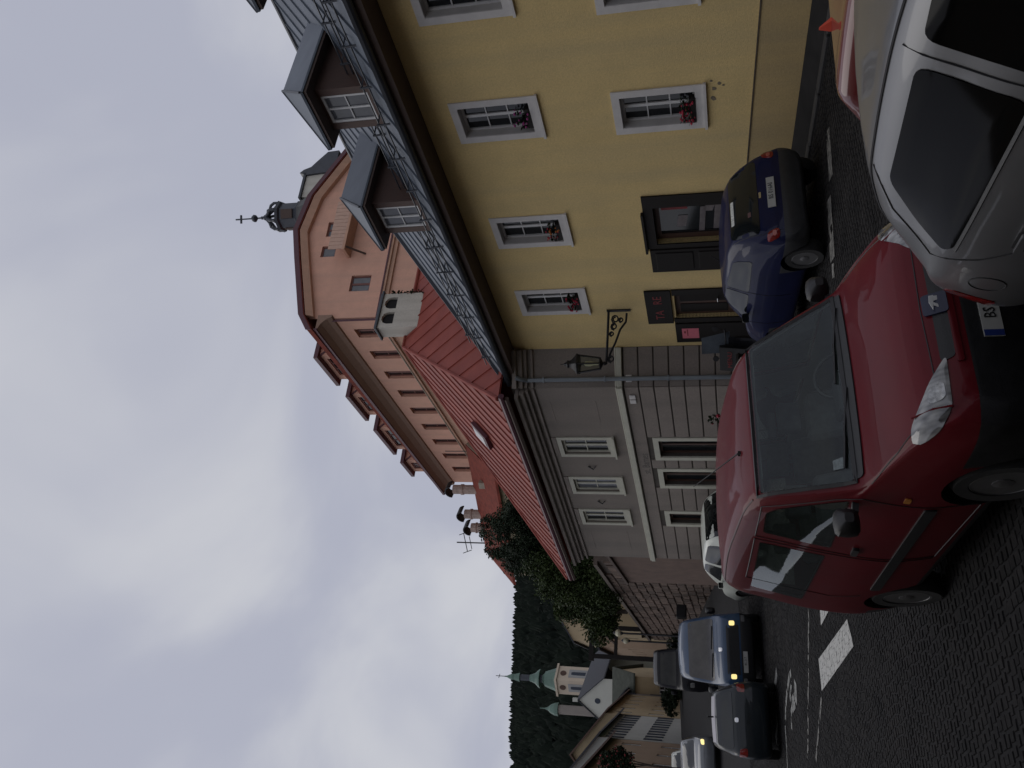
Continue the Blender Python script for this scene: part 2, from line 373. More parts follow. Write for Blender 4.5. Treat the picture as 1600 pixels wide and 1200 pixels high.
SF = [(4, 5, 6, 7), (0, 1, 5, 4), (1, 2, 6, 5), (2, 3, 7, 6), (3, 0, 4, 7)]
cells = []
s_ = 4.6; row = 0
while s_ < 31:
    step = .105 if s_ < 18 else .14; n_ = -.4 + (row % 2) * .06
    while n_ < 10.6:
        l = random.uniform(.095, .135) if s_ < 18 else random.uniform(.13, .18)
        s1 = s_ + .10 * math.sin(n_ * .9) + random.uniform(-.006, .006)
        cells.append((s1, n_ + l / 2, step - .006, l - .006, random.uniform(.004, .008))); n_ += l
    s_ += step; row += 1
def hidden(s, n):
    return (4.9 < s < 8.7 and 2.9 < n < 4.4) or (n - .3 > 2.9 and s < 4.9) or (s < 5 and n > 2.4)
order = sorted((c for c in cells if not hidden(c[0], c[1]) and c[1] > .9 + (c[0] < 6.2) * .8), key=lambda c: c[0] ** 2 + c[1] ** 2)[:300]
picked = set(map(id, order))
variants = []
for k in range(6):
    me = bpy.data.meshes.new('sett'); me.from_pydata(sett_verts(.12, .14, random.uniform(.004, .008), random.uniform(-1, 1)), [], SF); me.materials.append(SETT); variants.append(me)
nrm = Vector((-.066, .058, 1))
slope_m = None
gx = S * 1 + Vector((0, 0, .066)); gy = -NV + Vector((0, 0, -.058)); gx.normalize(); gz = gx.cross(gy).normalized(); gy = gz.cross(gx)
TILT = Matrix(((gx.x, gy.x, gz.x, 0), (gx.y, gy.y, gz.y, 0), (gx.z, gy.z, gz.z, 0), (0, 0, 0, 1)))
for c in order:
    o = bpy.data.objects.new('sett', random.choice(variants)); col.objects.link(o); o.parent = ground
    o.matrix_local = Matrix.Translation(W(c[0], c[1])) @ TILT @ Matrix.Rotation(random.uniform(-.04, .04), 4, 'Z') @ Matrix.Diagonal((c[2] / .12, c[3] / .14, 1, 1))
def clip(poly, P):
    """part of a convex polygon inside another convex one"""
    ar = sum(P[i - 1][0] * P[i][1] - P[i][0] * P[i - 1][1] for i in range(len(P)))
    Q = P if ar > 0 else P[::-1]
    for i in range(len(Q)):
        (ax, ay), (bx_, by_) = Q[i - 1], Q[i]; out = []
        f = lambda p: (bx_ - ax) * (p[1] - ay) - (by_ - ay) * (p[0] - ax)
        for j in range(len(poly)):
            p, q = poly[j - 1], poly[j]; fp, fq = f(p), f(q)
            if (fp >= 0) != (fq >= 0): t = fp / (fp - fq); out.append((p[0] + (q[0] - p[0]) * t, p[1] + (q[1] - p[1]) * t))
            if fq >= 0: out.append(q)
        poly = out
        if len(poly) < 3: return []
    return poly
mm = MB()
for c in cells:
    if id(c) in picked: continue
    s, n, w, l, h = c
    mm.T = Matrix.Translation(W(s, n)) @ TILT @ Matrix.Rotation(random.uniform(-.05, .05), 4, 'Z')
    mm.add(sett_verts(w, l, h, random.uniform(-1, 1)), SF)
tag(mm.build('setts', SETT, ground, fixn=False), kind='stuff')
def stroke(a, b, w):
    a, b = Vector(a), Vector(b); d = (b - a).normalized(); t = Vector((-d.y, d.x)) * w / 2; a = a - d * w * .25; b = b + d * w * .25
    return [tuple(a + t), tuple(a - t), tuple(b - t), tuple(b + t)]
def mark(name, polys, mt, keep=1.0):
    """paint lying on the tops of the stones, the joints left dark"""
    m = MB(); x0 = min(p[0] for P in polys for p in P) - .2; x1 = max(p[0] for P in polys for p in P) + .2; y0 = min(p[1] for P in polys for p in P) - .2; y1 = max(p[1] for P in polys for p in P) + .2
    for c in cells:
        s, n, w, l, h = c
        if not (x0 < s < x1 and y0 < n < y1) or random.random() > keep: continue
        a, b = w / 2 + .001, l / 2 + .001
        for P in polys:
            q = clip([(s - a, n - b), (s + a, n - b), (s + a, n + b), (s - a, n + b)], P)
            if len(q) > 2: m.add([W(x, y) + Vector((0, 0, h + .005)) for x, y in q], [tuple(range(len(q)))]); break
    return tag(m.build(name, mt, ground, fixn=False), kind='stuff')
mark('painted_bar', WHITE_POLY[:1], SETT_W); mark('painted_bar', WHITE_POLY[1:], SETT_W)
mark('bay_line', [stroke(a, b, w * 2) for a, b, w in BAY], SETT_F, .9)
mark('faint_line', [stroke(a, b, w) for a, b, w in FAINT], SETT_F, .7)
WORN = mat('worn_road_paint', (.16, .16, .15), .75, .3, 9, .3, 60, c2=(.40, .40, .37))
for pts, w in (([(20.95, 3.95), (20.9, 4.3), (20.5, 4.62), (20.0, 4.82), (19.4, 4.98), (19.1, 4.98), (19.05, 4.86), (19.35, 4.72), (19.6, 4.60)], .14),
               ([(18.6, 4.62), (18.75, 4.40), (19.3, 4.42)], .30), ([(19.3, 4.42), (19.65, 4.33), (19.8, 4.08)], .13),
               ([(21.6, 5.62), (22.15, 5.47)], .22), ([(22.3, 4.72), (22.95, 4.45)], .24), ([(22.1, 5.5), (22.5, 4.7)], .07), ([(20.9, 4.05), (21.2, 3.5)], .08)):
    mark('painted_symbol', [stroke(a, b, w) for a, b in zip(pts[:-1], pts[1:])], WORN)
# pavement and its kerb stones along the right-hand houses
def GP(s, n): return G(s, n) + .04 + .17 * clamp((n - 10.8) / .5, 0, 1)
tag(sheet('pavement', rng(-6, 31, 1.5), [10.80, 11.0, 11.2, 11.6, 12.5], 0, ASPH, GP), kind='structure')
pav = bpy.data.objects['pavement']
kme = bpy.data.meshes.new('kerb_stone'); bmk = bmesh.new(); bmesh.ops.create_cube(bmk, size=1)
bmesh.ops.scale(bmk, vec=(.97, .16, .3), verts=bmk.verts); bmesh.ops.bevel(bmk, geom=bmk.edges[:], offset=.015, segments=1, affect='EDGES'); bmk.to_mesh(kme); kme.materials.append(KERB)
for i in range(36):
    o = bpy.data.objects.new('kerb_stone', kme); col.objects.link(o); o.parent = pav
    o.matrix_local = Matrix.Translation(W(-5 + i, 10.74 + random.uniform(-.006, .006)) + Vector((0, 0, -.10 + random.uniform(-.004, .004)))) @ TILT

# ================================================================== YELLOW HOUSE
T_Y = T_ST @ Matrix.Translation((0, -11.3, 0))
yh = empty('yellow_house', T_Y @ Matrix.Translation((10, 0, G(10, 11.3))), 'long yellow plastered house with grey metal roof, dormers and white window surrounds', 'house')
UPW = [2.75, 5.2, 7.62, 9.98, 12.75, 14.98]; LOW = [2.9, 5.3, 7.78, 10.07]
holes = [(c - .31, c + .31, 3.29, 4.48) for c in UPW] + [(c - .31, c + .31, .67, 1.84) for c in LOW] + [(12.3, 13.3, -1.2, 1.55), (14.9, 15.7, -1.2, 1.36)]
m = MB(T_Y); m.wall(0, 16.74, -2.2, 5.2, holes, .19)
m.add([(0, 0, -2), (0, -11, -2), (0, -11, 5.2), (0, -5.1, 9.5), (0, 0, 5.2)], [(0, 1, 2, 3, 4)])
m.add([(16.74, 0, -2), (16.74, -11, -2), (16.74, -11, 5.2), (16.74, -5.1, 9.5), (16.74, 0, 5.2)], [(0, 1, 2, 3, 4)])
m.build('wall', Y_WALL, yh, fixn=False)
# plinth follows the slope
m = MB(T_Y)
def plz(s): return -.31 + .065 * (s - 8.29)
for a, b in ((0, 12.0), (14.12, 14.70), (16.58, 16.72)):
    m.add([(a, .035, -2.2), (b, .035, -2.2), (b, .035, plz(b)), (a, .035, plz(a)), (a, -.01, -2.2), (b, -.01, -2.2), (b, -.01, plz(b) + .015), (a, -.01, plz(a) + .015)],
          [(0, 1, 2, 3), (3, 2, 6, 7), (0, 3, 7, 4), (1, 5, 6, 2)])
m.build('plinth', Y_PLINTH, yh, fixn=False)
m = MB(T_Y)
for a, b in ((0, 12.0), (14.12, 14.70)): m.bar((a, .036, plz(a) + .012), (b, .036, plz(b) + .012), .02, .02)
m.build('plinth_joint', mat('joint_dark', (.09, .07, .05), .9, .5, 8), yh)
def surround(T, x0, x1, z0, z1, w, th, mt, parent, sill=.03):
    m = MB(T); m.box(x0 - w, x0, -.02, th, z0 - w, z1 + w).box(x1, x1 + w, -.02, th, z0 - w, z1 + w).box(x0, x1, -.02, th, z1, z1 + w).box(x0, x1, -.02, th, z0 - w, z0)
    o = m.build('window_surround', mt, parent)
    if sill:
        MB(T).box(x0 - w - .02, x1 + w + .02, -.05, th + sill, z0 - w - .045, z0 - w).build('sill', mt, o)
    return o
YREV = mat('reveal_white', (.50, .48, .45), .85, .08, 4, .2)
for cs, z0, z1 in ((UPW, 3.29, 4.48), (LOW, .67, 1.84)):
    for c in cs:
        surround(T_Y, c - .31, c + .31, z0, z1, .125, .022, WHITE_T, yh, .025)
        m = MB(T_Y); a, b = c - .31, c + .31
        for q in ([(a, z0), (a, z1)], [(b, z0), (b, z1)], [(a, z1), (b, z1)], [(a, z0), (b, z0)]):
            (x0, y0), (x1, y1) = q; m.bar((x0 + (.004 if x0 == a and x1 == a else (-.004 if x0 == b and x1 == b else 0)), -.09, y0 + (.004 if y0 == y1 == z0 else (-.004 if y0 == y1 == z1 else 0))),
                                          (x1 + (.004 if x0 == a and x1 == a else (-.004 if x0 == b and x1 == b else 0)), -.09, y1 + (.004 if y0 == y1 == z0 else (-.004 if y0 == y1 == z1 else 0))), .19 if y0 != y1 else .19, .006, (1, 0, 0) if y0 != y1 else (0, 0, 1))
        m.build('reveal', YREV, yh)
        window(yh, T_Y, c - .31, c + .31, z0, z1, -.14, 2, 3, .045, .016)
# the damaged patch of plaster under the lower window
m = MB(T_Y)
for (x, z, r) in ((9.75, .38, .035), (9.66, .30, .03), (9.93, .40, .05), (9.60, .42, .02), (9.70, .24, .02)):
    pts = [(x + r * random.uniform(.6, 1.2) * math.cos(a), .004, z + r * random.uniform(.6, 1.3) * math.sin(a)) for a in [k * math.pi / 4 for k in range(8)]]
    m.poly(pts, (0, -.006, 0))
m.build('plaster_chip', mat('chip_grey', (.20, .17, .12), .95, .3, 20), yh)
# eave, soffit, gutter
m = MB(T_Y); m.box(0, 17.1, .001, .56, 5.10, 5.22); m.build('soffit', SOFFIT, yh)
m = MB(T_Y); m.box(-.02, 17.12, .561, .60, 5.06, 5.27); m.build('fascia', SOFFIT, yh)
m = MB(T_Y); n = 7; pr = [(.67 + .075 * math.cos(math.pi + math.pi * k / (n - 1)), 5.25 + .085 * math.sin(math.pi + math.pi * k / (n - 1))) for k in range(n)]
vv = [(x, y, z) for x in (0, 17.15) for y, z in pr] + [(x, y * .97 + .02, z + .008) for x in (0, 17.15) for y, z in pr]
m.add(vv, [(k, k + 1, n + k + 1, n + k) for k in range(n - 1)] + [(2 * n + k, 2 * n + k + 1, 3 * n + k + 1, 3 * n + k) for k in range(n - 1)]); m.build('gutter', METAL_D, yh, fixn=False)
# roof: standing seam panels laid one by one
roof = MB(T_Y).add([(0, .6, 5.24), (17.05, .6, 5.24), (17.05, -5.1, 9.60), (0, -5.1, 9.60), (17.05, -11.4, 5.0), (0, -11.4, 5.0)], [(0, 1, 2, 3), (3, 2, 4, 5)]).build('roof', METAL_D, yh, fixn=False)
O = T_Y @ Vector((0, .62, 5.255)); U = T_Y.to_3x3() @ Vector((1, 0, 0)); V = T_Y.to_3x3() @ Vector((0, -5.72, 4.36))
seamed(roof, O, U, V, 0, 17.1, lambda u: 7.19, .61, METAL_R)
MB(T_Y).tube([(0, -5.1, 9.66), (17.1, -5.1, 9.66)], .07, 8).build('ridge_cap', METAL_D, roof)
MB(T_Y).bar((17.12, .62, 5.30), (17.12, -5.1, 9.67), .06, .14).build('verge', METAL_D, roof)
def on_roof(s, y): return (s, y, 5.255 + (.62 - y) * 4.36 / 5.72 + .03)
m = MB(T_Y)
for y in (.22, -.42):
    for dz in (.10, .20): m.tube([on_roof(s, y)[:2] + (on_roof(s, y)[2] + dz,) for s in (0, 6, 12, 17)], .013, 6)
    for k in range(22):
        s = .3 + k * .78; p = Vector(on_roof(s, y)); q = Vector(on_roof(s, y - .32)); m.bar(p, p + Vector((0, .02, .24)), .02, .03); m.bar(p + Vector((0, .02, .22)), q, .015, .02)
m.build('snow_guard', METAL_D, yh)
# dormers
for c in (3.9, 6.75, 9.53, 12.24):
    fy = -.1; sb = 5.87
    d = MB(T_Y)
    d.wall(c - .43, c + .43, sb - .25, 6.83, [(c - .29, c + .29, 5.92, 6.76)], .06, fy)
    d.add([(c - .43, fy, sb - .25), (c - .43, fy, 6.83), (c - .43, fy - 1.9, 6.83), (c - .43, fy - 1.9, 6.5)], [(0, 1, 2, 3)])
    d.add([(c + .43, fy, sb - .25), (c + .43, fy, 6.83), (c + .43, fy - 1.9, 6.83), (c + .43, fy - 1.9, 6.5)], [(0, 1, 2, 3)])
    do = d.build('dormer', BROWNWOOD, yh, fixn=False)
    e = .63; ez, pz, ey, py, rl = 6.86, 7.70, fy + .26, fy - .62, 2.9
    for sg in (-1, 1):
        MB(T_Y).poly([(c, py, pz), (c + sg * e, ey, ez), (c + sg * e, -1.75, ez), (c, -rl, pz)], (0, 0, .04)).build('dormer_roof', METAL_R, do)
    MB(T_Y).poly([(c, py + .004, pz), (c - e, ey + .004, ez), (c + e, ey + .004, ez)], (0, .012, .04)).build('dormer_roof', METAL_R, do)
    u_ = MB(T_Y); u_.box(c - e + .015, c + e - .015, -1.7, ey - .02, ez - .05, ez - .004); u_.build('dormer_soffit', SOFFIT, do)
    for sg in (-1, 1): MB(T_Y).bar((c, py, pz + .05), (c + sg * e, ey, ez + .05), .035, .04).build('hip_seam', METAL_D, do)
    window(do, T_Y, c - .29, c + .29, 5.92, 6.76, fy - .01, 2, 2, .045, .016, gm=GLASS_B, sash=False)
# shop openings
MB(T_Y).box(12.0, 12.3, -.15, .03, -2, 1.73).box(13.3, 13.42, -.15, .03, -2, 1.73).box(12.3, 13.3, -.15, .03, 1.55, 1.73).build('door_frame', DARKWOOD, yh)
MB(T_Y).box(12.42, 13.5, -.02, .085, 1.731, 1.775).build('door_hood', DARKWOOD, yh)
dr = MB(T_Y).box(12.3, 12.42, -.16, -.12, -1.2, 1.55).box(13.18, 13.3, -.16, -.12, -1.2, 1.55).box(12.42, 13.18, -.16, -.12, 1.46, 1.55).box(12.42, 13.18, -.16, -.12, -1.2, -.4).build('door', BROWNWOOD, yh)
MB(T_Y).add([(12.42, -.14, -.4), (13.18, -.14, -.4), (13.18, -.14, 1.46), (12.42, -.14, 1.46)], [(0, 1, 2, 3)]).build('pane', GLASS, dr, fixn=False)
m = MB(T_Y)
for (x0, x1, z0, z1) in ((12.5, 13.14, .62, .72), (12.46, 13.1, .30, .46), (12.7, 13.0, .95, 1.12), (12.46, 12.62, .46, .62)): m.poly([(x0, -.131, z0), (x1, -.131, z0 + .05), (x1, -.131, z1 + .05), (x0, -.131, z1)], (0, -.003, 0))
m.build('paper_notice', mat('dim_paper', (.16, .14, .14), .8, .3, 8), dr)
MB(T_Y).poly([(12.47, -.129, .95), (12.53, -.129, .95), (12.53, -.129, 1.42), (12.47, -.129, 1.42)], (0, -.003, 0)).build('red_lettering_strip', REDP, dr)
sh = MB(T_Y).box(13.44, 14.10, .005, .05, -.62, 1.70).build('shutter', DARKWOOD, yh, bevel=.006)
for z0, z1 in ((-.5, .1), (.2, .8), (.9, 1.6)): MB(T_Y).box(13.52, 14.02, .051, .066, z0, z1).build('shutter_panel', DARKWOOD, sh, bevel=.008)
MB(T_Y).box(14.72, 14.9, -.15, .03, -2, 1.40).box(15.7, 15.84, -.15, .03, -2, 1.40).build('door_frame', DARKWOOD, yh)
dr = MB(T_Y).box(14.9, 15.7, -.16, -.10, -1.2, 1.36).build('door', BROWNWOOD, yh)
for x0, x1, z0, z1 in ((14.98, 15.26, .3, 1.26), (15.34, 15.62, .3, 1.26), (14.98, 15.26, -.9, .15), (15.34, 15.62, -.9, .15)): MB(T_Y).box(x0, x1, -.099, -.085, z0, z1).build('door_panel', DARKWOOD, dr, bevel=.008)
MB(T_Y).tube([(15.14, -.10, .50), (15.14, -.05, .50), (15.25, -.05, .50)], .014, 8).build('handle', CHROME, dr)
sb_ = MB(T_Y).box(14.72, 15.84, .005, .045, 1.42, 1.95).build('sign_board', DARKWOOD, yh, bevel=.006)
text('RE', .25, face_mat(T_Y, 15.02, .047, 1.69), REDP, sb_); text('TA', .25, face_mat(T_Y, 15.52, .047, 1.67), REDP, sb_)
sh = MB(T_Y).box(15.87, 16.55, .005, .05, -.5, 1.40).build('shutter', DARKWOOD, yh, bevel=.006)
note = MB(T_Y).box(16.03, 16.39, .051, .054, .92, 1.27).build('pink_notice', PINKP, sh)
MB(T_Y).box(16.06, 16.30, .055, .0558, 1.145, 1.165).box(16.12, 16.20, .055, .0558, 1.19, 1.23).build('printed_line', REDP, note)

# ------------------------------------------------------------------ flower boxes on the sills
def flower_box(T, x, z, y, w, label, cols_, n=26, seed=0, box=DARKWOOD, droop=.12):
    random.seed(seed)
    e = empty('flower_box', T @ Matrix.Translation((x, y, z)), label, 'flower box', 'flower boxes on the window sills')
    m = MB(T); m.box(x - w, x + w, y - .055, y + .055, z, z + .10); m.build('planter', box, e, bevel=.006)
    m = MB(T)
    for k in range(90):
        p = Vector((x + random.uniform(-w, w), y + random.uniform(-.05, .08), z + .09 + random.uniform(0, .15)))
        a = random.uniform(0, 6.28); l = random.uniform(.025, .05); t = Vector((math.cos(a), math.sin(a), random.uniform(-.5, .6))) * l; b = Vector((-math.sin(a), math.cos(a), random.uniform(-.3, .3))) * l * .8
        m.add([p - t * .2, p + t * .6 + b, p + t * 1.4, p + t * .6 - b], [(0, 1, 2, 3)])
    m.build('leaves', LEAF, e, fixn=False)
    for c_ in cols_:
        m = MB(T)
        for k in range(n):
            p = Vector((x + random.uniform(-w * .9, w * .9), y + random.uniform(.0, .13), z + .14 + random.uniform(-droop, .16)))
            r = random.uniform(.016, .032)
            m.lathe([(.002, -r * .6), (r * .8, -r * .3), (r, .1 * r), (r * .5, r * .7), (.002, r * .8)], 6, p)
        m.build('blossoms', c_, e)
    random.seed(seed + 99)
flower_box(T_Y, 10.0, 3.29, -.03, .2, 'flower box with lilac pink blossoms on the upper sill, nearest of the upper row', [FLOWER_P], 14, 1)
flower_box(T_Y, 10.12, .67, -.02, .24, 'flower box with bright red trailing geraniums on the lower window sill', [FLOWER], 30, 2)
flower_box(T_Y, 12.8, 3.29, -.03, .22, 'flower box with red and orange blossoms on the sill above the shop door', [FLOWER, FLOWER_O], 13, 3)
flower_box(T_Y, 15.05, 3.29, -.03, .22, 'flower box with dark red blossoms on the upper sill nearest the grey house', [FLOWER], 22, 4)

# ------------------------------------------------------------------ lantern on its scrolled bracket
lx, ly = 15.35, 0.0
la = empty('wall_lantern', T_Y @ Matrix.Translation((15.35, 0, 2.5)), 'black wrought iron street lantern on a scrolled bracket fixed to the yellow wall', 'lantern')
def LP(t, z): return (15.35 + t * .55, .02 + t * .95, z)
m = MB(T_Y); m.box(15.32, 15.38, -.01, .03, 2.28, 2.78); m.tube([LP(.02, 2.74), LP(.55, 2.77), LP(.98, 2.80)], .028, 6)
sp = [LP(.04 + .02, 2.40)]
for k in range(15): a = k / 14 * 4.2; sp.append(LP(.06 + .30 * (k / 14) + .05 * math.sin(a), 2.40 + .30 * (k / 14) - .06 * math.sin(a * 1.2)))
m.tube(sp, .02, 6); m.tube([LP(.05, 2.36), LP(.22, 2.38), LP(.36, 2.50), LP(.60, 2.60), LP(.86, 2.74)], .024, 6)
for cx, cz, rr in ((.16, 2.60, .085), (.30, 2.63, .07), (.18, 2.48, .05), (.44, 2.68, .05), (.92, 2.70, .075)):
    m.tube([LP(cx + (rr * (1 - k / 22)) * math.cos(k * .75), cz + (rr * (1 - k / 22)) * math.sin(k * .75)) for k in range(14)], .017, 5)
m.build('bracket', IRON, la)
cx, cy, _ = LP(1.0, 0); b0 = 2.92
m = MB(T_Y); m.lathe([(.02, 2.78), (.05, 2.84), (.03, 2.87), (.13, b0), (.13, b0 + .02)], 6, (cx, cy, 0))
for k in range(6):
    a = 2 * math.pi * (k + .5) / 6; m.bar((cx + .13 * math.cos(a), cy + .13 * math.sin(a), b0), (cx + .21 * math.cos(a), cy + .21 * math.sin(a), b0 + .46), .026, .026)
m.build('cage', IRON, la)
m = MB(T_Y); m.lathe([(.24, b0 + .46), (.25, b0 + .49), (.18, b0 + .54), (.10, b0 + .62), (.08, b0 + .66), (.095, b0 + .70), (.05, b0 + .73), (.035, b0 + .77), (.012, b0 + .79), (.008, b0 + .86)], 6, (cx, cy, 0)); m.build('cap', IRON, la)
m = MB(T_Y)
for k in range(6):
    a = 2 * math.pi * (k + .5) / 6; a2 = a + math.pi / 3
    m.add([(cx + .125 * math.cos(a), cy + .125 * math.sin(a), b0 + .02), (cx + .125 * math.cos(a2), cy + .125 * math.sin(a2), b0 + .02), (cx + .2 * math.cos(a2), cy + .2 * math.sin(a2), b0 + .46), (cx + .2 * math.cos(a), cy + .2 * math.sin(a), b0 + .46)], [(0, 1, 2, 3)])
LGL = bpy.data.materials.new('lantern_glass'); LGL.use_nodes = True; tt = LGL.node_tree; bs = tt.nodes['Principled BSDF']
bs.inputs['Base Color'].default_value = (.75, .8, .7, 1); bs.inputs['Transmission Weight'].default_value = 1; bs.inputs['Roughness'].default_value = .08; bs.inputs['IOR'].default_value = 1.02
m.build('glass', LGL, la, fixn=False)
m = MB(T_Y); m.lathe([(.004, b0 + .03), (.03, b0 + .05), (.03, b0 + .14), (.055, b0 + .22), (.05, b0 + .32), (.01, b0 + .36)], 10, (cx, cy, 0)); m.build('bulb', LAMP_W, la, smooth=True)

# ================================================================== GREY HOUSE
GP0 = Vector((-.1087, 20.2598, 0)); YC = T_Y @ Vector((16.74, 0, 0))
T_G = place(GP0.x, GP0.y, 126.5)
gd = (GP0 - YC); gl = gd.length
T_G1 = place(YC.x, YC.y, math.degrees(math.atan2(gd.y, gd.x)))
gh = empty('grey_house', T_G @ Matrix.Translation((4, 0, GW(*(T_G @ Vector((4, 0, 0))).xy))), 'grey rusticated two storey house with red metal hip roof and cream window frames', 'house')
GL_ = 8.62
GWIN = [(2.02, 2.92), (3.90, 4.80), (5.64, 6.55)]; GLOW = [(2.06, 3.06), (3.48, 4.44), (5.68, 6.54)]
hu = [(a + .12, b - .12, 3.24, 4.40) for a, b in GWIN]; hl = [(a + .13, b - .13, .55, 2.03) for a, b in GLOW]
m = MB(T_G); m.wall(0, GL_, 2.70, 5.2, hu, .16); m.add([(GL_, 0, -2), (GL_, -9, -2), (GL_, -9, 5.2), (GL_, 0, 5.2)], [(0, 1, 2, 3)])
m.T = T_G1; m.wall(0, gl, 2.70, 5.2, [], .1); m.build('wall', GREY_W, gh, fixn=False)
# rusticated ground floor: one band after another, joints recessed
m = MB(T_G); m.wall(0, GL_, -2, 2.70, hl, .2, -.018); m.T = T_G1; m.wall(0, gl, -2, 2.70, [], .1, -.018); m.build('joint_ground', mat('joint_grey', (.07, .06, .05), .95, .2, 5), gh, fixn=False)
bz_ = 2.60; bh = .335
while bz_ > -1.2:
    z1, z0 = bz_, bz_ - bh + .03
    cuts = []
    for a, b in GLOW:
        if z0 < 2.16 and z1 > .42: cuts.append((a - .01, b + .01))
    x = 0; segs = []
    for a, b in cuts: segs.append((x, a)); x = b
    segs.append((x, GL_))
    for a, b in segs:
        MB(T_G).box(a + .004, b - .004, -.05, .012, z0, z1).build('rusticated_band', GREY_L, gh, bevel=.008)
    MB(T_G1).box(.004, gl - .012, -.05, .012, z0, z1).build('rusticated_band', GREY_L, gh, bevel=.008)
    bz_ -= bh
for T, a, b in ((T_G, -.02, GL_ + .1), (T_G1, .004, gl - .02)):
    MB(T).box(a, b, -.05, .07, 2.64, 2.76).box(a, b, -.05, .045, 2.765, 2.80).build('string_course', CREAM_T, gh, bevel=.01)
    MB(T).box(a, b, -.05, .06, 4.66, 4.72).box(a, b, -.05, .10, 4.80, 4.88).box(a, b, -.05, .19, 4.885, 5.0).box(a, b, -.05, .30, 5.005, 5.10).build('cornice', GREY_L, gh, bevel=.01)
for i, (h, (a, b)) in enumerate(zip(hu, GWIN)):
    surround(T_G, h[0], h[1], h[2], h[3], .11, .03, CREAM_T, gh, .03 if i else .06)
    window(gh, T_G, h[0], h[1], h[2], h[3], -.05, 2, 2, .06, .02, CREAM_T, curtain=[(h[0] + .06, h[0] + .26), (h[1] - .26, h[1] - .06)] if i == 0 else ([(h[0] + .06, h[1] - .06)] if i == 1 else None), gm=GLASS if i != 1 else GLASS_B)
    MB(T_G).box(a + .02, b - .02, .002, .02, 4.52, 4.64).build('lintel_panel', GREY_L, gh, bevel=.01)
for h, (a, b) in zip(hl, GLOW):
    surround(T_G, h[0], h[1], h[2], h[3], .13, .028, CREAM_T, gh, .03)
    window(gh, T_G, h[0], h[1], h[2], h[3], -.12, 2, 1, .06, .02, BROWNWOOD)
for (x0, x1, z) in ((.55, 1.45, 4.38), (.55, 1.45, 3.32), (7.0, 8.1, 4.35), (7.0, 8.1, 3.3)): MB(T_G).box(x0, x1, -.01, .006, z, z + .03).build('panel_line', GREY_L, gh)
for x in (3.42, 5.22):
    m = MB(T_G); m.tube([(x, .01, 3.86), (x - .05, .03, 3.9), (x + .06, .05, 3.78), (x - .04, .03, 3.72)], .018, 5); m.build('wall_anchor', IRON, gh)
text('st. Barnes', .27, face_mat(T_G, 3.25, .0145, 2.42), mat('faded_letter', (.13, .12, .105), .9, .2, 9), gh, sx=.9)
m = MB(T_G1); m.box(.62, .78, .014, .05, 2.42, 2.56); m.T = T_G; m.box(.28, .42, .014, .05, 2.38, 2.52).box(.45, .59, .014, .05, 2.38, 2.52); m.build('meter_box', WHITE_T, gh, bevel=.01)
# roof of red sheet panels: street hip, side slope
TZ = 5.36
C1, C2, AP, RB = W(17.0, 10.15, TZ), W(26.75, 9.45, TZ), W(21.5, 14.7, 10.0), W(21.3, 22.0, 10.0)
C3, C4 = W(17.0, 22.5, TZ), W(26.75, 22.0, TZ)
m = MB(); m.add([C1, C2, AP, RB, C3, C4], [(0, 1, 2), (0, 2, 3, 4), (1, 5, 3, 2), (3, 5, 4)]); rf = m.build('roof', RED_R, gh, fixn=False)
U = (C2 - C1); L_ = U.length; U.normalize(); ua = (AP - C1).dot(U); V = (AP - C1 - U * ua); hgt = V.length
seamed(rf, C1 + Vector((0, 0, .02)), U, V, 0, L_, lambda u: hgt * (u / ua if u < ua else (L_ - u) / (L_ - ua)), .47, RED_R, th=.02)
U = (C3 - C1); L2 = U.length; U.normalize(); ua2 = (AP - C1).dot(U); V = (AP - C1 - U * ua2); hg2 = V.length
seamed(rf, C1 + Vector((0, 0, .02)), U, V, 0, L2, lambda u: hg2 * min(1, u / ua2), .56, RED_R, th=.02)
MB().tube([C1 + Vector((0, 0, .05)), AP + Vector((0, 0, .05))], .055, 6).build('hip_cap', RED_R, rf)
MB().tube([C2 + Vector((0, 0, .05)), AP + Vector((0, 0, .05))], .055, 6).build('hip_cap', RED_R, rf)
MB().tube([AP + Vector((0, 0, .05)), RB + Vector((0, 0, .05))], .06, 6).build('ridge_cap', RED_R, rf)
MB().tube([C1 + (C1 - C2).normalized() * .1 + Vector((0, 0, -.05)), C2 + Vector((0, 0, -.05))], .075, 8).build('gutter', MAROON, gh)
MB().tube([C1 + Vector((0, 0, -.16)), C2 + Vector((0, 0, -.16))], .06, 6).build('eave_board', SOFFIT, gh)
k = C1 + (C2 - C1) * .40 + (AP - C1 - (C2 - C1).normalized() * ua).normalized() * 2.15 + Vector((0, 0, .1))
U = (C2 - C1).normalized(); V = (AP - C1 - U * ua).normalized(); Nn = U.cross(V); Nn = Nn if Nn.z > 0 else -Nn
m = MB(); m.poly([k - U * .3 - V * .35, k + U * .3 - V * .35, k + U * .3 + V * .35, k - U * .3 + V * .35], Nn * .1); sk = m.build('skylight', MAROON, rf)
m = MB(); m.poly([k - U * .22 - V * .26 + Nn * .1, k + U * .22 - V * .26 + Nn * .1, k + U * .22 + V * .26 + Nn * .1, k - U * .22 + V * .26 + Nn * .1], Nn * .02); m.build('pane', PAPER, sk)
# white chimney with two arched smoke openings, ivy on one side
cb = W(21.25, 15.75, 9.4); T_C = Matrix.Translation(cb + Vector((0, 0, .25))) @ Matrix.Rotation(R(121.8 + 90), 4, 'Z') @ Matrix.Diagonal((.8, .8, .82, 1))
ch = empty('arched_chimney', T_C, 'white plastered chimney with two arched smoke openings on the red roof ridge', 'chimney')
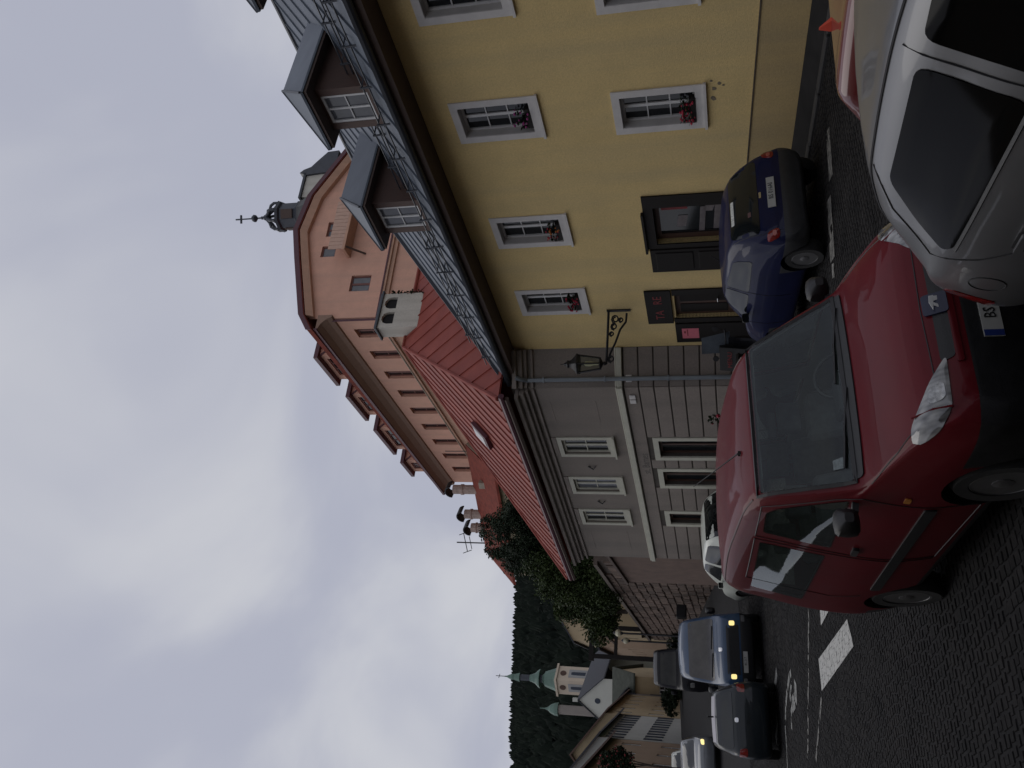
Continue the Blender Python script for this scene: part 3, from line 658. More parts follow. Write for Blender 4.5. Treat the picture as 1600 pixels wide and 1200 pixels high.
# local x runs along the ridge, +y faces the viewer
m = MB(T_C); m.box(-.80, .80, -.32, .32, -.6, .85); m.box(-.80, -.62, -.32, .32, .85, 1.42).box(-.09, .09, -.32, .32, .85, 1.42).box(.62, .80, -.32, .32, .85, 1.42)
for c in (-.355, .355):
    for k in range(5):
        a0, a1 = math.pi * k / 5, math.pi * (k + 1) / 5
        x0, x1 = c + .265 * math.cos(a0), c + .265 * math.cos(a1); z0, z1 = 1.10 + .24 * math.sin(a0), 1.10 + .24 * math.sin(a1)
        m.add([(x0, .318, z0), (x1, .318, z1), (x1, .318, 1.42), (x0, .318, 1.42), (x0, -.318, z0), (x1, -.318, z1), (x1, -.318, 1.42), (x0, -.318, 1.42)], [(0, 1, 2, 3), (4, 7, 6, 5), (0, 4, 5, 1)])
m.build('stack', CHIM_W, ch, fixn=False)
MB(T_C).box(-.6, .6, -.25, .20, .87, 1.35).build('dark_core', mat('core_black', (.012, .011, .012), .95, .2, 5), ch)  # near-black block filling the stack behind the arches
MB(T_C).box(-.90, .90, -.40, .40, 1.42, 1.50).box(-.82, .82, -.34, .34, 1.50, 1.56).build('cap', METAL_D, ch, bevel=.01)
m = MB(T_C); random.seed(5)
for k in range(500):
    p = Vector((random.choice((-.82, -.8)) + random.uniform(-.12, .04), random.uniform(-.3, .36), random.uniform(-.2, 1.15))); l = random.uniform(.03, .07)
    t = Vector((random.uniform(-1, 1), random.uniform(-1, 1), random.uniform(-1, 1))).normalized() * l; b = t.orthogonal().normalized() * l * .8
    m.add([p - t, p + b, p + t, p - b], [(0, 1, 2, 3)])
m.build('ivy', LEAF_D, ch, fixn=False)
# downpipe on the corner
dp = MB(T_G1); dp.tube([(.62, .30, 5.02), (.66, .26, 4.92), (.70, .10, 4.80), (.70, .075, 4.6), (.70, .075, -1.0)], .05, 8)
dpo = dp.build('downpipe', ZINC, None, smooth=True); tag(dpo, 'grey zinc rainwater downpipe at the corner of the grey house', 'downpipe')
m = MB(T_G1)
for z in (4.4, 3.0, 1.6, .2): m.box(.64, .76, .01, .135, z, z + .03)
m.build('bracket', ZINC, dpo)

# ================================================================== PINK CASTLE HOUSE
K = Vector((3.9328, 48.0, 0)); T_P = place(K.x, K.y, 118.5)
T_PG = place(K.x, K.y, 27.5)      # gable plane: x runs right, outward face is -y
ph = empty('pink_building', place(K.x, K.y, 118.5, 4), 'large pink building with broad gable, cornice bands and red roof trim', 'building')
PL = 24.6
hw = []
for i in range(9):
    a = 1.25 + 2.53 * i
    if a + 1 < PL: hw.append((a, a + .95, 20.1, 22.05))
hw2 = [(h[0], h[1], 16.6, 18.4) for h in hw]
m = MB(T_P); m.wall(0, PL, 6, 23.6, hw + hw2, .3)
m.add([(PL, 0, 6), (PL, -12, 6), (PL, -12, 23), (PL, -6, 25.8), (PL, 0, 23.5)], [(0, 1, 2, 3, 4)])
gw = [(1.80, 2.90, 20.95, 22.2), (4.35, 5.15, 23.62, 24.55), (5.85, 6.95, 22.95, 24.50), (5.6, 6.7, 20.3, 21.5)]
def gtop(x): 
    P = [(0, 24.3), (4, 25.42), (6.1, 25.98), (8.7, 25.58), (12.2, 23.8)]
    for (a, b), (c, d) in zip(P[:-1], P[1:]):
        if a <= x <= c: return b + (d - b) * (x - a) / (c - a)
    return P[-1][1]
m.T = T_PG
xs = sorted({0, 12.2, 4, 6.1, 8.7, *[g[0] for g in gw], *[g[1] for g in gw]})
for a, b in zip(xs[:-1], xs[1:]):
    c = (a + b) / 2; zs_ = sorted([(g[2], g[3]) for g in gw if g[0] < c < g[1]]); z = 6
    for z0, z1 in zs_: m.add([(a, 0, z), (b, 0, z), (b, 0, z0), (a, 0, z0)], [(0, 1, 2, 3)]); z = z1
    m.add([(a, 0, z), (b, 0, z), (b, 0, gtop(b)), (a, 0, gtop(a))], [(0, 1, 2, 3)])
for a, b, c, d in gw:
    for q in ([(a, 0, c), (a, 0, d), (a, .25, d), (a, .25, c)], [(b, 0, c), (b, .25, c), (b, .25, d), (b, 0, d)], [(a, 0, d), (b, 0, d), (b, .25, d), (a, .25, d)], [(a, 0, c), (a, .25, c), (b, .25, c), (b, 0, c)]): m.add(q, [(0, 1, 2, 3)])
m.build('wall', PINK_W, ph, fixn=False)
BRW = mat('window_brown', (.16, .06, .045), .6, .15, 6)
for h in hw + hw2: window(ph, T_P, h[0], h[1], h[2], h[3], -.20, 2, 2, .12, .05, BRW)
T_PGI = T_PG @ Matrix.Rotation(math.pi, 4, 'Z')          # +y faces the viewer, x mirrored
for a, b, c, d in gw: window(ph, T_PGI, -b, -a, c, d, -.12, 2 if b - a > 1 else 1, 1, .09, .04, BRW, gm=GLASS_B)
MB(T_P).box(0, PL, -.1, .14, 19.55, 19.8).box(0, PL, -.1, .28, 19.8, 19.95).box(0, PL, -.1, .20, 18.9, 19.5).build('cornice_band', PINK_B, ph)
MB(T_PGI).box(-12.2, .22, -.1, .16, 19.6, 19.82).box(-12.2, .30, -.1, .3, 19.82, 19.95).build('cornice_band', PINK_B, ph)
MB(T_PGI).box(-12.2, .32, .29, .36, 19.951, 20.03).build('band_flashing', MAROON, ph)
MB(T_P).box(.0, PL, .27, .33, 19.951, 20.0).build('band_flashing', CONC, ph)
# coved eave and gutter of the long side
prof = [(-.05, 22.75), (.12, 22.78), (.22, 23.05), (.50, 23.35), (.85, 23.5), (.85, 23.62), (-.05, 23.62)]
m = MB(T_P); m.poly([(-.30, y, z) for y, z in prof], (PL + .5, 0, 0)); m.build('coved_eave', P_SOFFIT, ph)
MB(T_P).box(-.35, PL + .4, .851, .97, 23.50, 23.68).build('gutter', MAROON, ph)
# roof slab along the gable profile
GPF = [(-1.05, 23.65), (0, 24.35), (4, 25.5), (6.1, 26.06), (8.7, 25.66), (12.2, 23.85), (13.0, 23.1)]
m = MB(T_PG); m.poly([(x, -.55, z + .03) for x, z in GPF] + [(x, -.55, z + .33) for x, z in reversed(GPF)], (0, PL + 1.0, 0)); m.build('roof', RED_T, ph)
m = MB(T_PG)
for (a, b), (c, d) in zip(GPF[:-1], GPF[1:]): m.poly([(a, -.60, b + .08), (c, -.60, d + .08), (c, -.60, d + .40), (a, -.60, b + .40)], (0, .045, 0))
m.build('verge_trim', MAROON, ph)
m = MB(T_PG)
for (a, b), (c, d) in zip(GPF[:-1], GPF[1:]):
    if a >= 0: m.poly([(a, -.30, b - .42), (c, -.30, d - .42), (c, -.50, d - .02), (a, -.50, b - .02)], (0, .3, 0))
m.build('gable_cove', PINK_B, ph)
for a, b in ((3.3, 6.4), (8.4, 11.5), (13.5, 17.2), (19.2, 21.4)):
    m = MB(T_P); m.wall(a, b, 23.7, 25.0, [(a + .5, b - .5, 24.05, 24.75)], .1, .45); m.add([(a, .45, 23.7), (a, .45, 25.0), (a, -2.5, 25.0), (a, -2.5, 23.7)], [(0, 1, 2, 3)]); m.add([(b, .45, 23.7), (b, .45, 25.0), (b, -2.5, 25.0), (b, -2.5, 23.7)], [(0, 1, 2, 3)])
    do = m.build('dormer', PINK_W, ph, fixn=False)
    MB(T_P).box(a - .25, b + .25, -2.6, .80, 25.002, 25.26).build('dormer_roof', MAROON, do)
    MB(T_P).bar((a - .01, .5, 24.95), (a - .01, -.6, 23.9), .06, .12).build('brace', MAROON, do)
    window(do, T_P, a + .5, b - .5, 24.05, 24.75, .38, 3, 1, .08, .04, BRW)
MB(T_P).tube([(.10, .10, 23.0), (.10, .10, 20.1)], .07, 6).build('downpipe', MAROON, ph)
# balcony on the gable with board panel front
bl = MB(T_PGI).box(-7.75, -4.15, .03, .95, 22.55, 22.70).build('balcony', PINK_B, ph)
k = 0
for i in range(13):
    x = -7.7 + i * .27
    MB(T_PGI).box(x, x + .25, .90, .94, 22.71, 23.62).build('balcony_board', mat('pale_board', (.55, .36, .27), .8, .1, 4), bl)
for x in (-7.6, -4.4): MB(T_PGI).bar((x, .02, 21.6), (x, .85, 22.54), .08, .10).build('bracket', SOFFIT, bl)
# roof turret with open crown
tb = K + Vector((6, 6, 0)) + Vector((math.cos(R(27)), math.sin(R(27)), 0)) * 1.6
tu = empty('roof_turret', Matrix.Translation(tb + Vector((0, 0, 25.8))), 'dark roof turret with open ribbed crown and cross above the pink gable', 'turret')
T = Matrix.Translation(tb)
MB(T).lathe([(1.15, 25.2), (1.3, 27.2), (1.0, 27.9), (1.0, 28.05)], 8).build('base', mat('turret_metal', (.085, .085, .08), .6, .2, 2), tu)
MB(T).lathe([(.92, 28.05), (.95, 28.2), (.86, 28.3), (.86, 29.35), (1.0, 29.45), (1.06, 29.62), (.9, 29.7)], 8).build('drum', METAL_D, tu)
MB(T).box(-.3, .3, -.90, -.80, 28.4, 29.2).box(-.9, -.8, -.3, .3, 28.4, 29.2).build('louvre', SOFFIT, tu)
m = MB(T)
for k in range(8):
    a = 2 * math.pi * (k + .5) / 8; m.tube([(r * math.cos(a), r * math.sin(a), z) for r, z in ((.92, 29.68), (.93, 29.95), (.78, 30.2), (.45, 30.38), (.2, 30.62))], .10, 5)
m.build('crown_rib', METAL_D, tu)
MB(T).lathe([(.30, 30.5), (.18, 30.7), (.20, 30.8), (.10, 30.95), (.12, 31.05), (.06, 31.15), (.05, 31.35), (.24, 31.52), (.26, 31.62), (.18, 31.75), (.05, 31.8), (.045, 32.6)], 8).build('finial', METAL_D, tu)
MB(T).box(-.045, .045, -.045, .045, 32.601, 33.0).box(-.28, .28, -.046, .046, 32.55, 32.66).build('cross', METAL_D, tu)
gb = K + Vector((6, 6.5, 0)) + Vector((math.cos(R(27)), math.sin(R(27)), 0)) * 3.5
T = Matrix.Translation(gb) @ Matrix.Rotation(R(27), 4, 'Z')
rg = empty('roof_gablet', T @ Matrix.Translation((0, 0, 25.5)), 'white roof gablet with dark curved metal roof beside the turret', 'gablet')
MB(T).box(-.9, 1.0, -.8, 1.2, 25.0, 28.25).build('wall', CHIM_W, rg)
m = MB(T); pf = [(.85, 28.30), (1.05, 28.75), (1.3, 28.5), (1.5, 28.0), (2.0, 27.6), (2.7, 27.0), (2.75, 26.2), (1.0, 26.2)]
m.poly([(x, -.95, z) for x, z in pf], (0, 2.4, 0)); m.build('roof', METAL_D, rg)
MB(T).box(-1.05, 1.04, -.95, 1.35, 28.26, 28.42).build('coping', METAL_D, rg)

# ================================================================== HOUSES BEHIND
def simple_house(name, label, x, y, rot, L, D, zb, ze, zr, wm, rm, wins=(), over=.35, gable=True, gm=None, rw=None, cat='house', group=None, base_extra=3):
    T = place(x, y, rot)
    e = empty(name, place(x, y, rot, zb), label, cat, group)
    m = MB(T); m.wall(0, L, zb - base_extra, ze, [w[:4] for w in wins], .15)
    for xx in (0, L):
        m.add([(xx, 0, zb - base_extra), (xx, -D, zb - base_extra), (xx, -D, ze)] + ([(xx, -D / 2, zr)] if gable else []) + [(xx, 0, ze)], [tuple(range(5 if gable else 4))])
    m.build('wall', wm, e, fixn=False)
    m = MB(T); r = over * (zr - ze) / (D / 2); b = 0 if gable else D / 2
    if gable:
        m.poly([(-over, over, ze - r), (L + over, over, ze - r), (L + over, -D / 2, zr), (-over, -D / 2, zr)], (0, 0, .18)); m.poly([(-over, -D - over, ze - r), (L + over, -D - over, ze - r), (L + over, -D / 2, zr), (-over, -D / 2, zr)], (0, 0, .18))
    else:
        q = [(-over, over, ze - .02), (L + over, over, ze - .02), (L + over, -D - over, ze - .02), (-over, -D - over, ze - .02), (b, -D / 2, zr), (L - b, -D / 2, zr)]
        m.add(q, [(0, 1, 5, 4), (1, 2, 5), (2, 3, 4, 5), (3, 0, 4), (0, 3, 2, 1)])
    m.build('roof', rm, e)
    for w in wins:
        window(e, T, w[0], w[1], w[2], w[3], -.08, 2, 2 if w[3] - w[2] > 1 else 1, .07, .03, w[4] if len(w) > 4 else WIN_W)
    return e
def pix(x, y, d):
    """a point at depth d along the sight line that was measured at picture position x, y"""
    c = Vector((600 - y, 800 - x, FPX)); w = Vector((xc.dot(c), yc.dot(c), zc.dot(c))); return w * (d / w.y)
p = pix(770, 742, 60)
e = simple_house('cream_house', 'cream house with red tiled roof and white gable behind the trees', p.x, p.y, 150, 9, 6, 6, p.z, p.z + 2.5, mat('cream_plaster', (.46, .39, .26), .9, .08, 1), RED_T, [(.9, 2.0, p.z - 2.6, p.z - 1.0), (4.0, 5.1, p.z - 2.6, p.z - 1.0)], over=.5)
T = place(p.x, p.y, 150)
m = MB(T); m.poly([(-.56, 0, p.z), (-.56, -6, p.z), (-.56, -3, p.z + 2.62)], (.1, 0, 0)); m.build('gable_board', CONC, e)
MB(T).box(1.6, 2.1, -1.6, -1.2, p.z + 1.0, p.z + 1.6).build('roof_hatch', CONC, e)
CHB = mat('chimney_brick', (.40, .31, .26), .9, .25, 4)
for i, (dx_, hh) in enumerate(((3.6, 1.9), (5.9, 1.4), (7.2, 1.1))):
    Tc = T @ Matrix.Translation((dx_, -3.1, p.z + 2.4))
    c_ = empty('pot_chimney', Tc, ('tall pale chimney with curved black cowl, nearest the pink building', 'middle pale chimney with curved black cowl on the cream house', 'lowest chimney with curved black cowl, nearest the aerial')[i], 'chimney', 'chimneys of the cream house')
    MB(Tc).lathe([(.36, -.5), (.36, hh * .55), (.42, hh * .6), (.42, hh * .68), (.36, hh * .7), (.36, hh)], 10).build('stack', CHB, c_)
    m = MB(Tc); n = 8; vv = []
    for k in range(n + 1):
        a = math.pi * k / n; vv += [(.48 * math.cos(a), -.4, hh + .1 + .5 * math.sin(a)), (.48 * math.cos(a), .4, hh + .1 + .5 * math.sin(a)), (.42 * math.cos(a), .4, hh + .1 + .42 * math.sin(a)), (.42 * math.cos(a), -.4, hh + .1 + .42 * math.sin(a))]
    m.add(vv, [(4 * k + j, 4 * k + (j + 1) % 4, 4 * k + 4 + (j + 1) % 4, 4 * k + 4 + j) for k in range(n) for j in range(4)]); m.build('cowl', IRON, c_)
Ta = T @ Matrix.Translation((8.6, -3.0, p.z + 2.3))
ae = empty('roof_aerial', Ta, 'thin television aerial mast with cross bars on the cream house roof', 'aerial')
MB(Ta).tube([(0, 0, -.5), (0, 0, 2.6)], .05, 6).build('mast', IRON, ae)
MB(Ta).tube([(-.9, 0, 1.9), (.9, 0, 1.9)], .035, 5).tube([(-.6, 0, 1.5), (.6, 0, 1.5)], .03, 5).tube([(-.9, -.2, 1.6), (-.9, .2, 2.2)], .03, 5).tube([(.9, -.2, 1.6), (.9, .2, 2.2)], .03, 5).build('crossbar', IRON, ae)
Tr = T @ Matrix.Translation((.1, -3.0, p.z + 2.7)); ro = MB(Tr).tube([(0, 0, -.3), (0, 0, 1.6)], .03, 5).build('lightning_rod', IRON, None, M4=Tr); tag(ro, 'thin lightning rod at the white gable of the cream house', 'rod')
p = pix(775, 893, 64)
simple_house('brown_roof_house', 'house with brown tiled roof half hidden by shrubs', p.x, p.y, 108, 16, 8, 6, p.z - 3.2, p.z, FAR_P, BROWN_R)

# ================================================================== VEHICLES
def pchip(xs, ys, x):
    n = len(xs)
    if x <= xs[0]: return ys[0]
    if x >= xs[-1]: return ys[-1]
    i = max(k for k in range(n - 1) if xs[k] <= x)
    h = [xs[k + 1] - xs[k] for k in range(n - 1)]; dl = [(ys[k + 1] - ys[k]) / h[k] for k in range(n - 1)]
    def slope(k):
        if k == 0: return dl[0]
        if k == n - 1: return dl[-1]
        if dl[k - 1] * dl[k] <= 0: return 0
        w1, w2 = 2 * h[k] + h[k - 1], h[k] + 2 * h[k - 1]; return (w1 + w2) / (w1 / dl[k - 1] + w2 / dl[k])
    t = (x - xs[i]) / h[i]; a, b = slope(i) * h[i], slope(i + 1) * h[i]
    return (2 * t ** 3 - 3 * t ** 2 + 1) * ys[i] + (t ** 3 - 2 * t ** 2 + t) * a + (-2 * t ** 3 + 3 * t ** 2) * ys[i + 1] + (t ** 3 - t ** 2) * b
def catmull(P, sub):
    out = []
    n = len(P)
    for i in range(n - 1):
        p0, p1, p2, p3 = P[max(i - 1, 0)], P[i], P[i + 1], P[min(i + 2, n - 1)]
        for k in range(sub):
            t = k / sub
            q = [.5 * ((2 * p1[c]) + (-p0[c] + p2[c]) * t + (2 * p0[c] - 5 * p1[c] + 4 * p2[c] - p3[c]) * t * t + (-p0[c] + 3 * p1[c] - 3 * p2[c] + p3[c]) * t ** 3) for c in (0, 1)]
            out.append(q)
    out.append(list(P[-1])); return out
class Car:
    def __init__(s, name, label, s0, n0, back, stations, paint_m, wheels, wr, sub=4, dxs=.09, cat='car', ygap=.0, wy=None, group=None, lift=0.0, bodyname='body', split=(), arch=.055, holes=(), lining=None):
        bs, bn = back; l = math.hypot(bs, bn); bs /= l; bn /= l
        e_ = .5; a_, b_ = wheels; x = (W(s0 + bs * b_, n0 + bn * b_) - W(s0 + bs * a_, n0 + bn * a_)).normalized()
        sd_ = (W(s0 - bn * e_, n0 + bs * e_) - W(s0 + bn * e_, n0 - bs * e_)).normalized()
        z = x.cross(sd_).normalized()
        if z.z < 0: z = -z
        y = z.cross(x); o = W(s0 + bs * a_, n0 + bn * a_) - x * a_ + Vector((0, 0, .012 + lift))
        s.M = Matrix(((x.x, y.x, z.x, o.x), (x.y, y.y, z.y, o.y), (x.z, y.z, z.z, o.z), (0, 0, 0, 1)))
        s.e = empty(name, s.M, label, cat, group)
        xs = [q[0] for q in stations]; cols_ = list(zip(*stations)); L = xs[-1]
        samp = sorted(set([round(v, 4) for v in rng(0, L, dxs)] + xs + [.01, .025, .07, .12, L - .01, L - .03, L - .07]))
        samp = [v for v in samp if 0 <= v <= L]
        rings = []
        for v in samp:
            zb, wb, zm, wm, zt, wt, zr, wr_, tp = [pchip(xs, cols_[k], v) for k in range(1, 10)]
            ctl = [(wb * .8, zb), (wb, zb + .05), (wm, zm), (wm * .985 + wt * .015, zm + (zt - zm) * .45), (wt, zt), ((wt + wr_) / 2 + .015, (zt + zr) / 2), (wr_, zr), (wr_ * .6, zr + (tp - zr) * .78), (0, tp)]
            half = catmull(ctl, sub)
            rings.append([(v, q[0], q[1]) for q in half] + [(v, -q[0], q[1]) for q in reversed(half[:-1])])
        k = len(rings[0]); vv = [p for r_ in rings for p in r_]
        fs = [(i * k + j, i * k + (j + 1) % k, (i + 1) * k + (j + 1) % k, (i + 1) * k + j) for i in range(len(rings) - 1) for j in range(k)]
        fs += [tuple(range(k)), tuple(reversed(range((len(rings) - 1) * k, len(rings) * k)))]
        me = bpy.data.meshes.new('b'); me.from_pydata(vv, [], fs)
        bm = bmesh.new(); bm.from_mesh(me); bmesh.ops.recalc_face_normals(bm, faces=bm.faces); bm.to_mesh(me)
        s.bvh = BVHTree.FromBMesh(bm); bm.free()
        # wheel arches
        bo = bpy.data.objects.new('b', me); col.objects.link(bo)
        cm = MB(); wy = wy or max(q[4] for q in stations)
        for wx in wheels:
            for sg in (-1, 1): cm.lathe([(wr + arch, sg * (wy - .30)), (wr + arch, sg * (wy + .15))], 28, (wx, 0, wr), 'y')
        co = cm.build('c', PLAST)
        bo.data.materials.append(paint_m); bo.data.materials.append(PLAST)
        md = bo.modifiers.new('b', 'BOOLEAN'); md.operation = 'DIFFERENCE'; md.object = co; md.solver = 'EXACT'
        dg = bpy.context.evaluated_depsgraph_get(); me2 = bpy.data.meshes.new_from_object(bo.evaluated_get(dg))
        bpy.data.objects.remove(bo); bpy.data.objects.remove(co)
        me2.materials.clear(); me2.materials.append(paint_m)
        bm = bmesh.new(); bm.from_mesh(me2)
        for f in bm.faces:
            f.material_index = 0
        for (_, _, fn, planes) in split:
            for pc, pn in planes: bmesh.ops.bisect_plane(bm, geom=bm.verts[:] + bm.edges[:] + bm.faces[:], plane_co=pc, plane_no=pn)
        for poly, view in holes:
            ax = {'front': (1, 2), 'rear': (1, 2), 'side': (0, 2)}[view]; nn_ = len(poly)
            for i in range(nn_):
                p, q = poly[i - 1], poly[i]; co_ = [0, 0, 0]; no_ = [0, 0, 0]; co_[ax[0]], co_[ax[1]] = p; no_[ax[0]], no_[ax[1]] = q[1] - p[1], -(q[0] - p[0])
                bmesh.ops.bisect_plane(bm, geom=bm.verts[:] + bm.edges[:] + bm.faces[:], plane_co=co_, plane_no=no_)
        kill = []
        for f in bm.faces:
            c = f.calc_center_median()
            for poly, view in holes:
                if view == 'side' and abs(f.normal.y) > .5 and abs(c.y) > .5 and inpoly(c.x, c.z, poly): kill.append(f); break
                if view == 'front' and f.normal.x < -.25 and c.z > 1 and c.x < 2.2 and inpoly(c.y, c.z, poly): kill.append(f); break
                if view == 'rear' and f.normal.x > .25 and c.z > 1 and c.x > 2.5 and inpoly(c.y, c.z, poly): kill.append(f); break
        bmesh.ops.delete(bm, geom=kill, context='FACES')
        bm.normal_update()
        if lining:
            pts, ff, idx = [], [], {}
            for f in bm.faces:
                c = f.calc_center_median()
                if not (1.02 < c.x < 4.0 and c.z > .35): continue
                t = []
                for v in f.verts:
                    if v not in idx: idx[v] = len(pts); pts.append(v.co - v.normal * .028)
                    t.append(idx[v])
                ff.append(tuple(t))
            ml = bpy.data.meshes.new('cabin_lining'); ml.from_pydata(pts, [], ff); ml.materials.append(lining); ol = bpy.data.objects.new('cabin_lining', ml); col.objects.link(ol); ol.parent = s.e; WM[ol] = s.M
        # faces inside the arches are dark lining
        groups = {'body': []}
        for f in bm.faces:
            c = f.calc_center_median(); g = 'body'
            for wx in wheels:
                if (c.x - wx) ** 2 + (c.z - wr) ** 2 < (wr + arch + .012) ** 2 and abs(c.y) > wy - .32 and abs(f.normal.y) < .5: g = 'wheel_arch|%d%d' % (wx > 2, c.y > 0)
                if abs(c.y) < wy - .28 and abs(f.normal.y) > .95 and (c.x - wx) ** 2 + (c.z - wr) ** 2 < (wr + arch) ** 2: g = 'wheel_arch|%d%d' % (wx > 2, c.y > 0)
            if g == 'body':
                for (nm, mt, fn, planes) in split:
                    if fn(c, f.normal): g = nm; break
            groups.setdefault(g, []).append(f)
        bm.faces.index_update(); bm.verts.index_update()
        for g, fl in groups.items():
            if not fl: continue
            g = g.split('|')[0]
            idx = {}; pts = []; ff = []
            for f in fl:
                t = []
                for v in f.verts:
                    if v.index not in idx: idx[v.index] = len(pts); pts.append(v.co.copy())
                    t.append(idx[v.index])
                ff.append(tuple(t))
            m3 = bpy.data.meshes.new(g); m3.from_pydata(pts, [], ff)
            m3.materials.append(paint_m if g == 'body' else (PLAST if g == 'wheel_arch' else next(q[1] for q in split if q[0] == g)))
            smooth_mesh(m3, 38)
            o3 = bpy.data.objects.new(bodyname if g == 'body' else g, m3); col.objects.link(o3); o3.parent = s.e; WM[o3] = s.M
        bm.free(); bpy.data.meshes.remove(me2)
        s.wheels(wheels, wr, wy)
    def wheels(s, wheels, wr, wy):
        for wx in wheels:
            for sg in (-1, 1):
                m = MB(s.M); y0 = sg * (wy - .215); y1 = sg * (wy - .02)
                m.lathe([(wr * .62, y0), (wr * .93, y0), (wr, y0 + sg * .03), (wr, y1 - sg * .035), (wr * .93, y1), (wr * .66, y1 - sg * .004), (wr * .62, y1 - sg * .02)], 28, (wx, 0, wr), 'y')
                t = m.build('wheel', TYRE, s.e, smooth=True)
                m = MB(s.M); yr = y1 - sg * .012
                m.lathe([(wr * .655, yr), (wr * .62, yr + sg * .004), (wr * .58, yr - sg * .02), (wr * .57, yr - sg * .05)], 28, (wx, 0, wr), 'y')
                for k in range(7):
                    a = k * 2 * math.pi / 7; ca, sa = math.cos(a), math.sin(a)
                    p = lambda r, w, dy: (wx + r * ca - w * sa, yr + sg * dy, wr + r * sa + w * ca)
                    m.add([p(.04, -.028, 0), p(.04, .028, 0), p(wr * .6, .034, -.004), p(wr * .6, -.034, -.004), p(.04, -.028, -.03), p(.04, .028, -.03), p(wr * .6, .034, -.03), p(wr * .6, -.034, -.03)], [(0, 1, 2, 3), (0, 4, 5, 1), (1, 5, 6, 2), (2, 6, 7, 3), (3, 7, 4, 0)])
                m.lathe([(.065, yr - sg * .03), (.065, yr + sg * .004), (.03, yr + sg * .012), (.002, yr + sg * .013)], 12, (wx, 0, wr), 'y')
                m.build('rim', RIM, t)
                MB(s.M).lathe([(wr * .6, yr - sg * .045), (.002, yr - sg * .046)], 20, (wx, 0, wr), 'y').build('brake_shadow', PLAST, t)
    def patch(s, name, pts, d, mt, off=.006, fil=.05, parent=None, rings=5, th=.012, dom=0.0, smooth=True):
        """piece of skin: outline given in side (x,z), front (y,z), rear (y,z) or top (x,y) view and laid on the body"""
        n = len(pts); out = []
        for i in range(n):
            a, b, c = Vector(pts[i - 1]), Vector(pts[i]), Vector(pts[(i + 1) % n]); f = min(fil, (a - b).length * .45, (c - b).length * .45)
            p, q = b + (a - b).normalized() * f, b + (c - b).normalized() * f
            for k in range(5): t = k / 4; out.append(p * (1 - t) ** 2 + b * 2 * t * (1 - t) + q * t * t)
        fine = []
        for i in range(len(out)):
            a, b = out[i], out[(i + 1) % len(out)]; kk = max(1, int((b - a).length / .12))
            fine += [a.lerp(b, j / kk) for j in range(kk)]
        c = sum((Vector(p) for p in fine), Vector((0, 0))) / len(fine); k = len(fine)
        def hit(p):
            if d == 'front': o, v = Vector((-3, p[0], p[1])), Vector((1, 0, 0))
            elif d == 'rear': o, v = Vector((9, p[0], p[1])), Vector((-1, 0, 0))
            elif d == 'top': o, v = Vector((p[0], p[1], 5)), Vector((0, 0, -1))
            elif d == 'left': o, v = Vector((p[0], 4, p[1])), Vector((0, -1, 0))
            else: o, v = Vector((p[0], -4, p[1])), Vector((0, 1, 0))
            h, nn, _, _ = s.bvh.ray_cast(o, v)
            if h is None: h, nn, _, _ = s.bvh.find_nearest(o + v * 3.5)
            if nn.dot(v) > 0: nn = -nn
            return h, nn
        vv = []; nv = []
        for r_ in range(rings + 1):
            f = 1 - r_ / rings
            for p in fine:
                h, nn = hit(c + (p - c) * f if f > 0 else c + (p - c) * .001); vv.append(h + nn * (off + dom * (1 - f * f))); nv.append(nn)
        edge = [vv[i] - nv[i] * th for i in range(k)]
        fs = [(i * k + j, i * k + (j + 1) % k, (i + 1) * k + (j + 1) % k, (i + 1) * k + j) for i in range(rings) for j in range(k)]
        b = len(vv); fs += [(b + j, b + (j + 1) % k, (j + 1) % k, j) for j in range(k)]
        m = MB(s.M); m.add(vv + edge, fs)
        return m.build(name, mt, parent or s.e, smooth=True)
    def line(s, name, pts, d, mt, w=.007, parent=None, off=.0015):
        q = []
        for a, b in zip(pts[:-1], pts[1:]):
            a, b = Vector(a), Vector(b); kk = max(1, int((b - a).length / .06)); q += [a.lerp(b, j / kk) for j in range(kk)]
        q.append(Vector(pts[-1])); P = []
        for p in q:
            if d == 'front': o, v = Vector((-3, p[0], p[1])), Vector((1, 0, 0))
            elif d == 'rear': o, v = Vector((9, p[0], p[1])), Vector((-1, 0, 0))
            elif d == 'top': o, v = Vector((p[0], p[1], 5)), Vector((0, 0, -1))
            elif d == 'left': o, v = Vector((p[0], 4, p[1])), Vector((0, -1, 0))
            else: o, v = Vector((p[0], -4, p[1])), Vector((0, 1, 0))
            h, nn, _, _ = s.bvh.ray_cast(o, v)
            if h is not None: P.append(h + (nn if nn.dot(v) < 0 else -nn) * off)
        if len(P) < 2: return
        m = MB(s.M); m.tube(P, w / 2, 4); return m.build(name, mt, parent or s.e)
    def mb(s): return MB(s.M)
    def plate(s, txt, x, z, w=.52, h=.11, rear=False, y=0.0, tilt=0.0, blue=True):
        sg = 1 if rear else -1
        T = s.M @ Matrix.Translation((x, y, z)) @ Matrix.Rotation(tilt, 4, 'Y')
        p = MB(T).box(-.006, .006, -w / 2, w / 2, -h / 2, h / 2).build('number_plate', PLATE, s.e)
        # seen from outside the text runs to the viewer's right
        F = T @ Matrix.Translation((sg * .008, 0, 0)) @ (Matrix(((0, 0, 1, 0), (1, 0, 0, 0), (0, 1, 0, 0), (0, 0, 0, 1))) if rear else Matrix(((0, 0, -1, 0), (-1, 0, 0, 0), (0, 1, 0, 0), (0, 0, 0, 1))))
        if txt: text(txt, h * .85, F @ Matrix.Translation((.02, 0, 0)), BLACKP, p, sx=.78)
        if blue:
            m = MB(F); m.box(-w / 2 + .002, -w / 2 + .042, -h / 2 + .002, h / 2 - .002, -.0015, .0005); m.build('country_band', BLUEP, p)
        return p
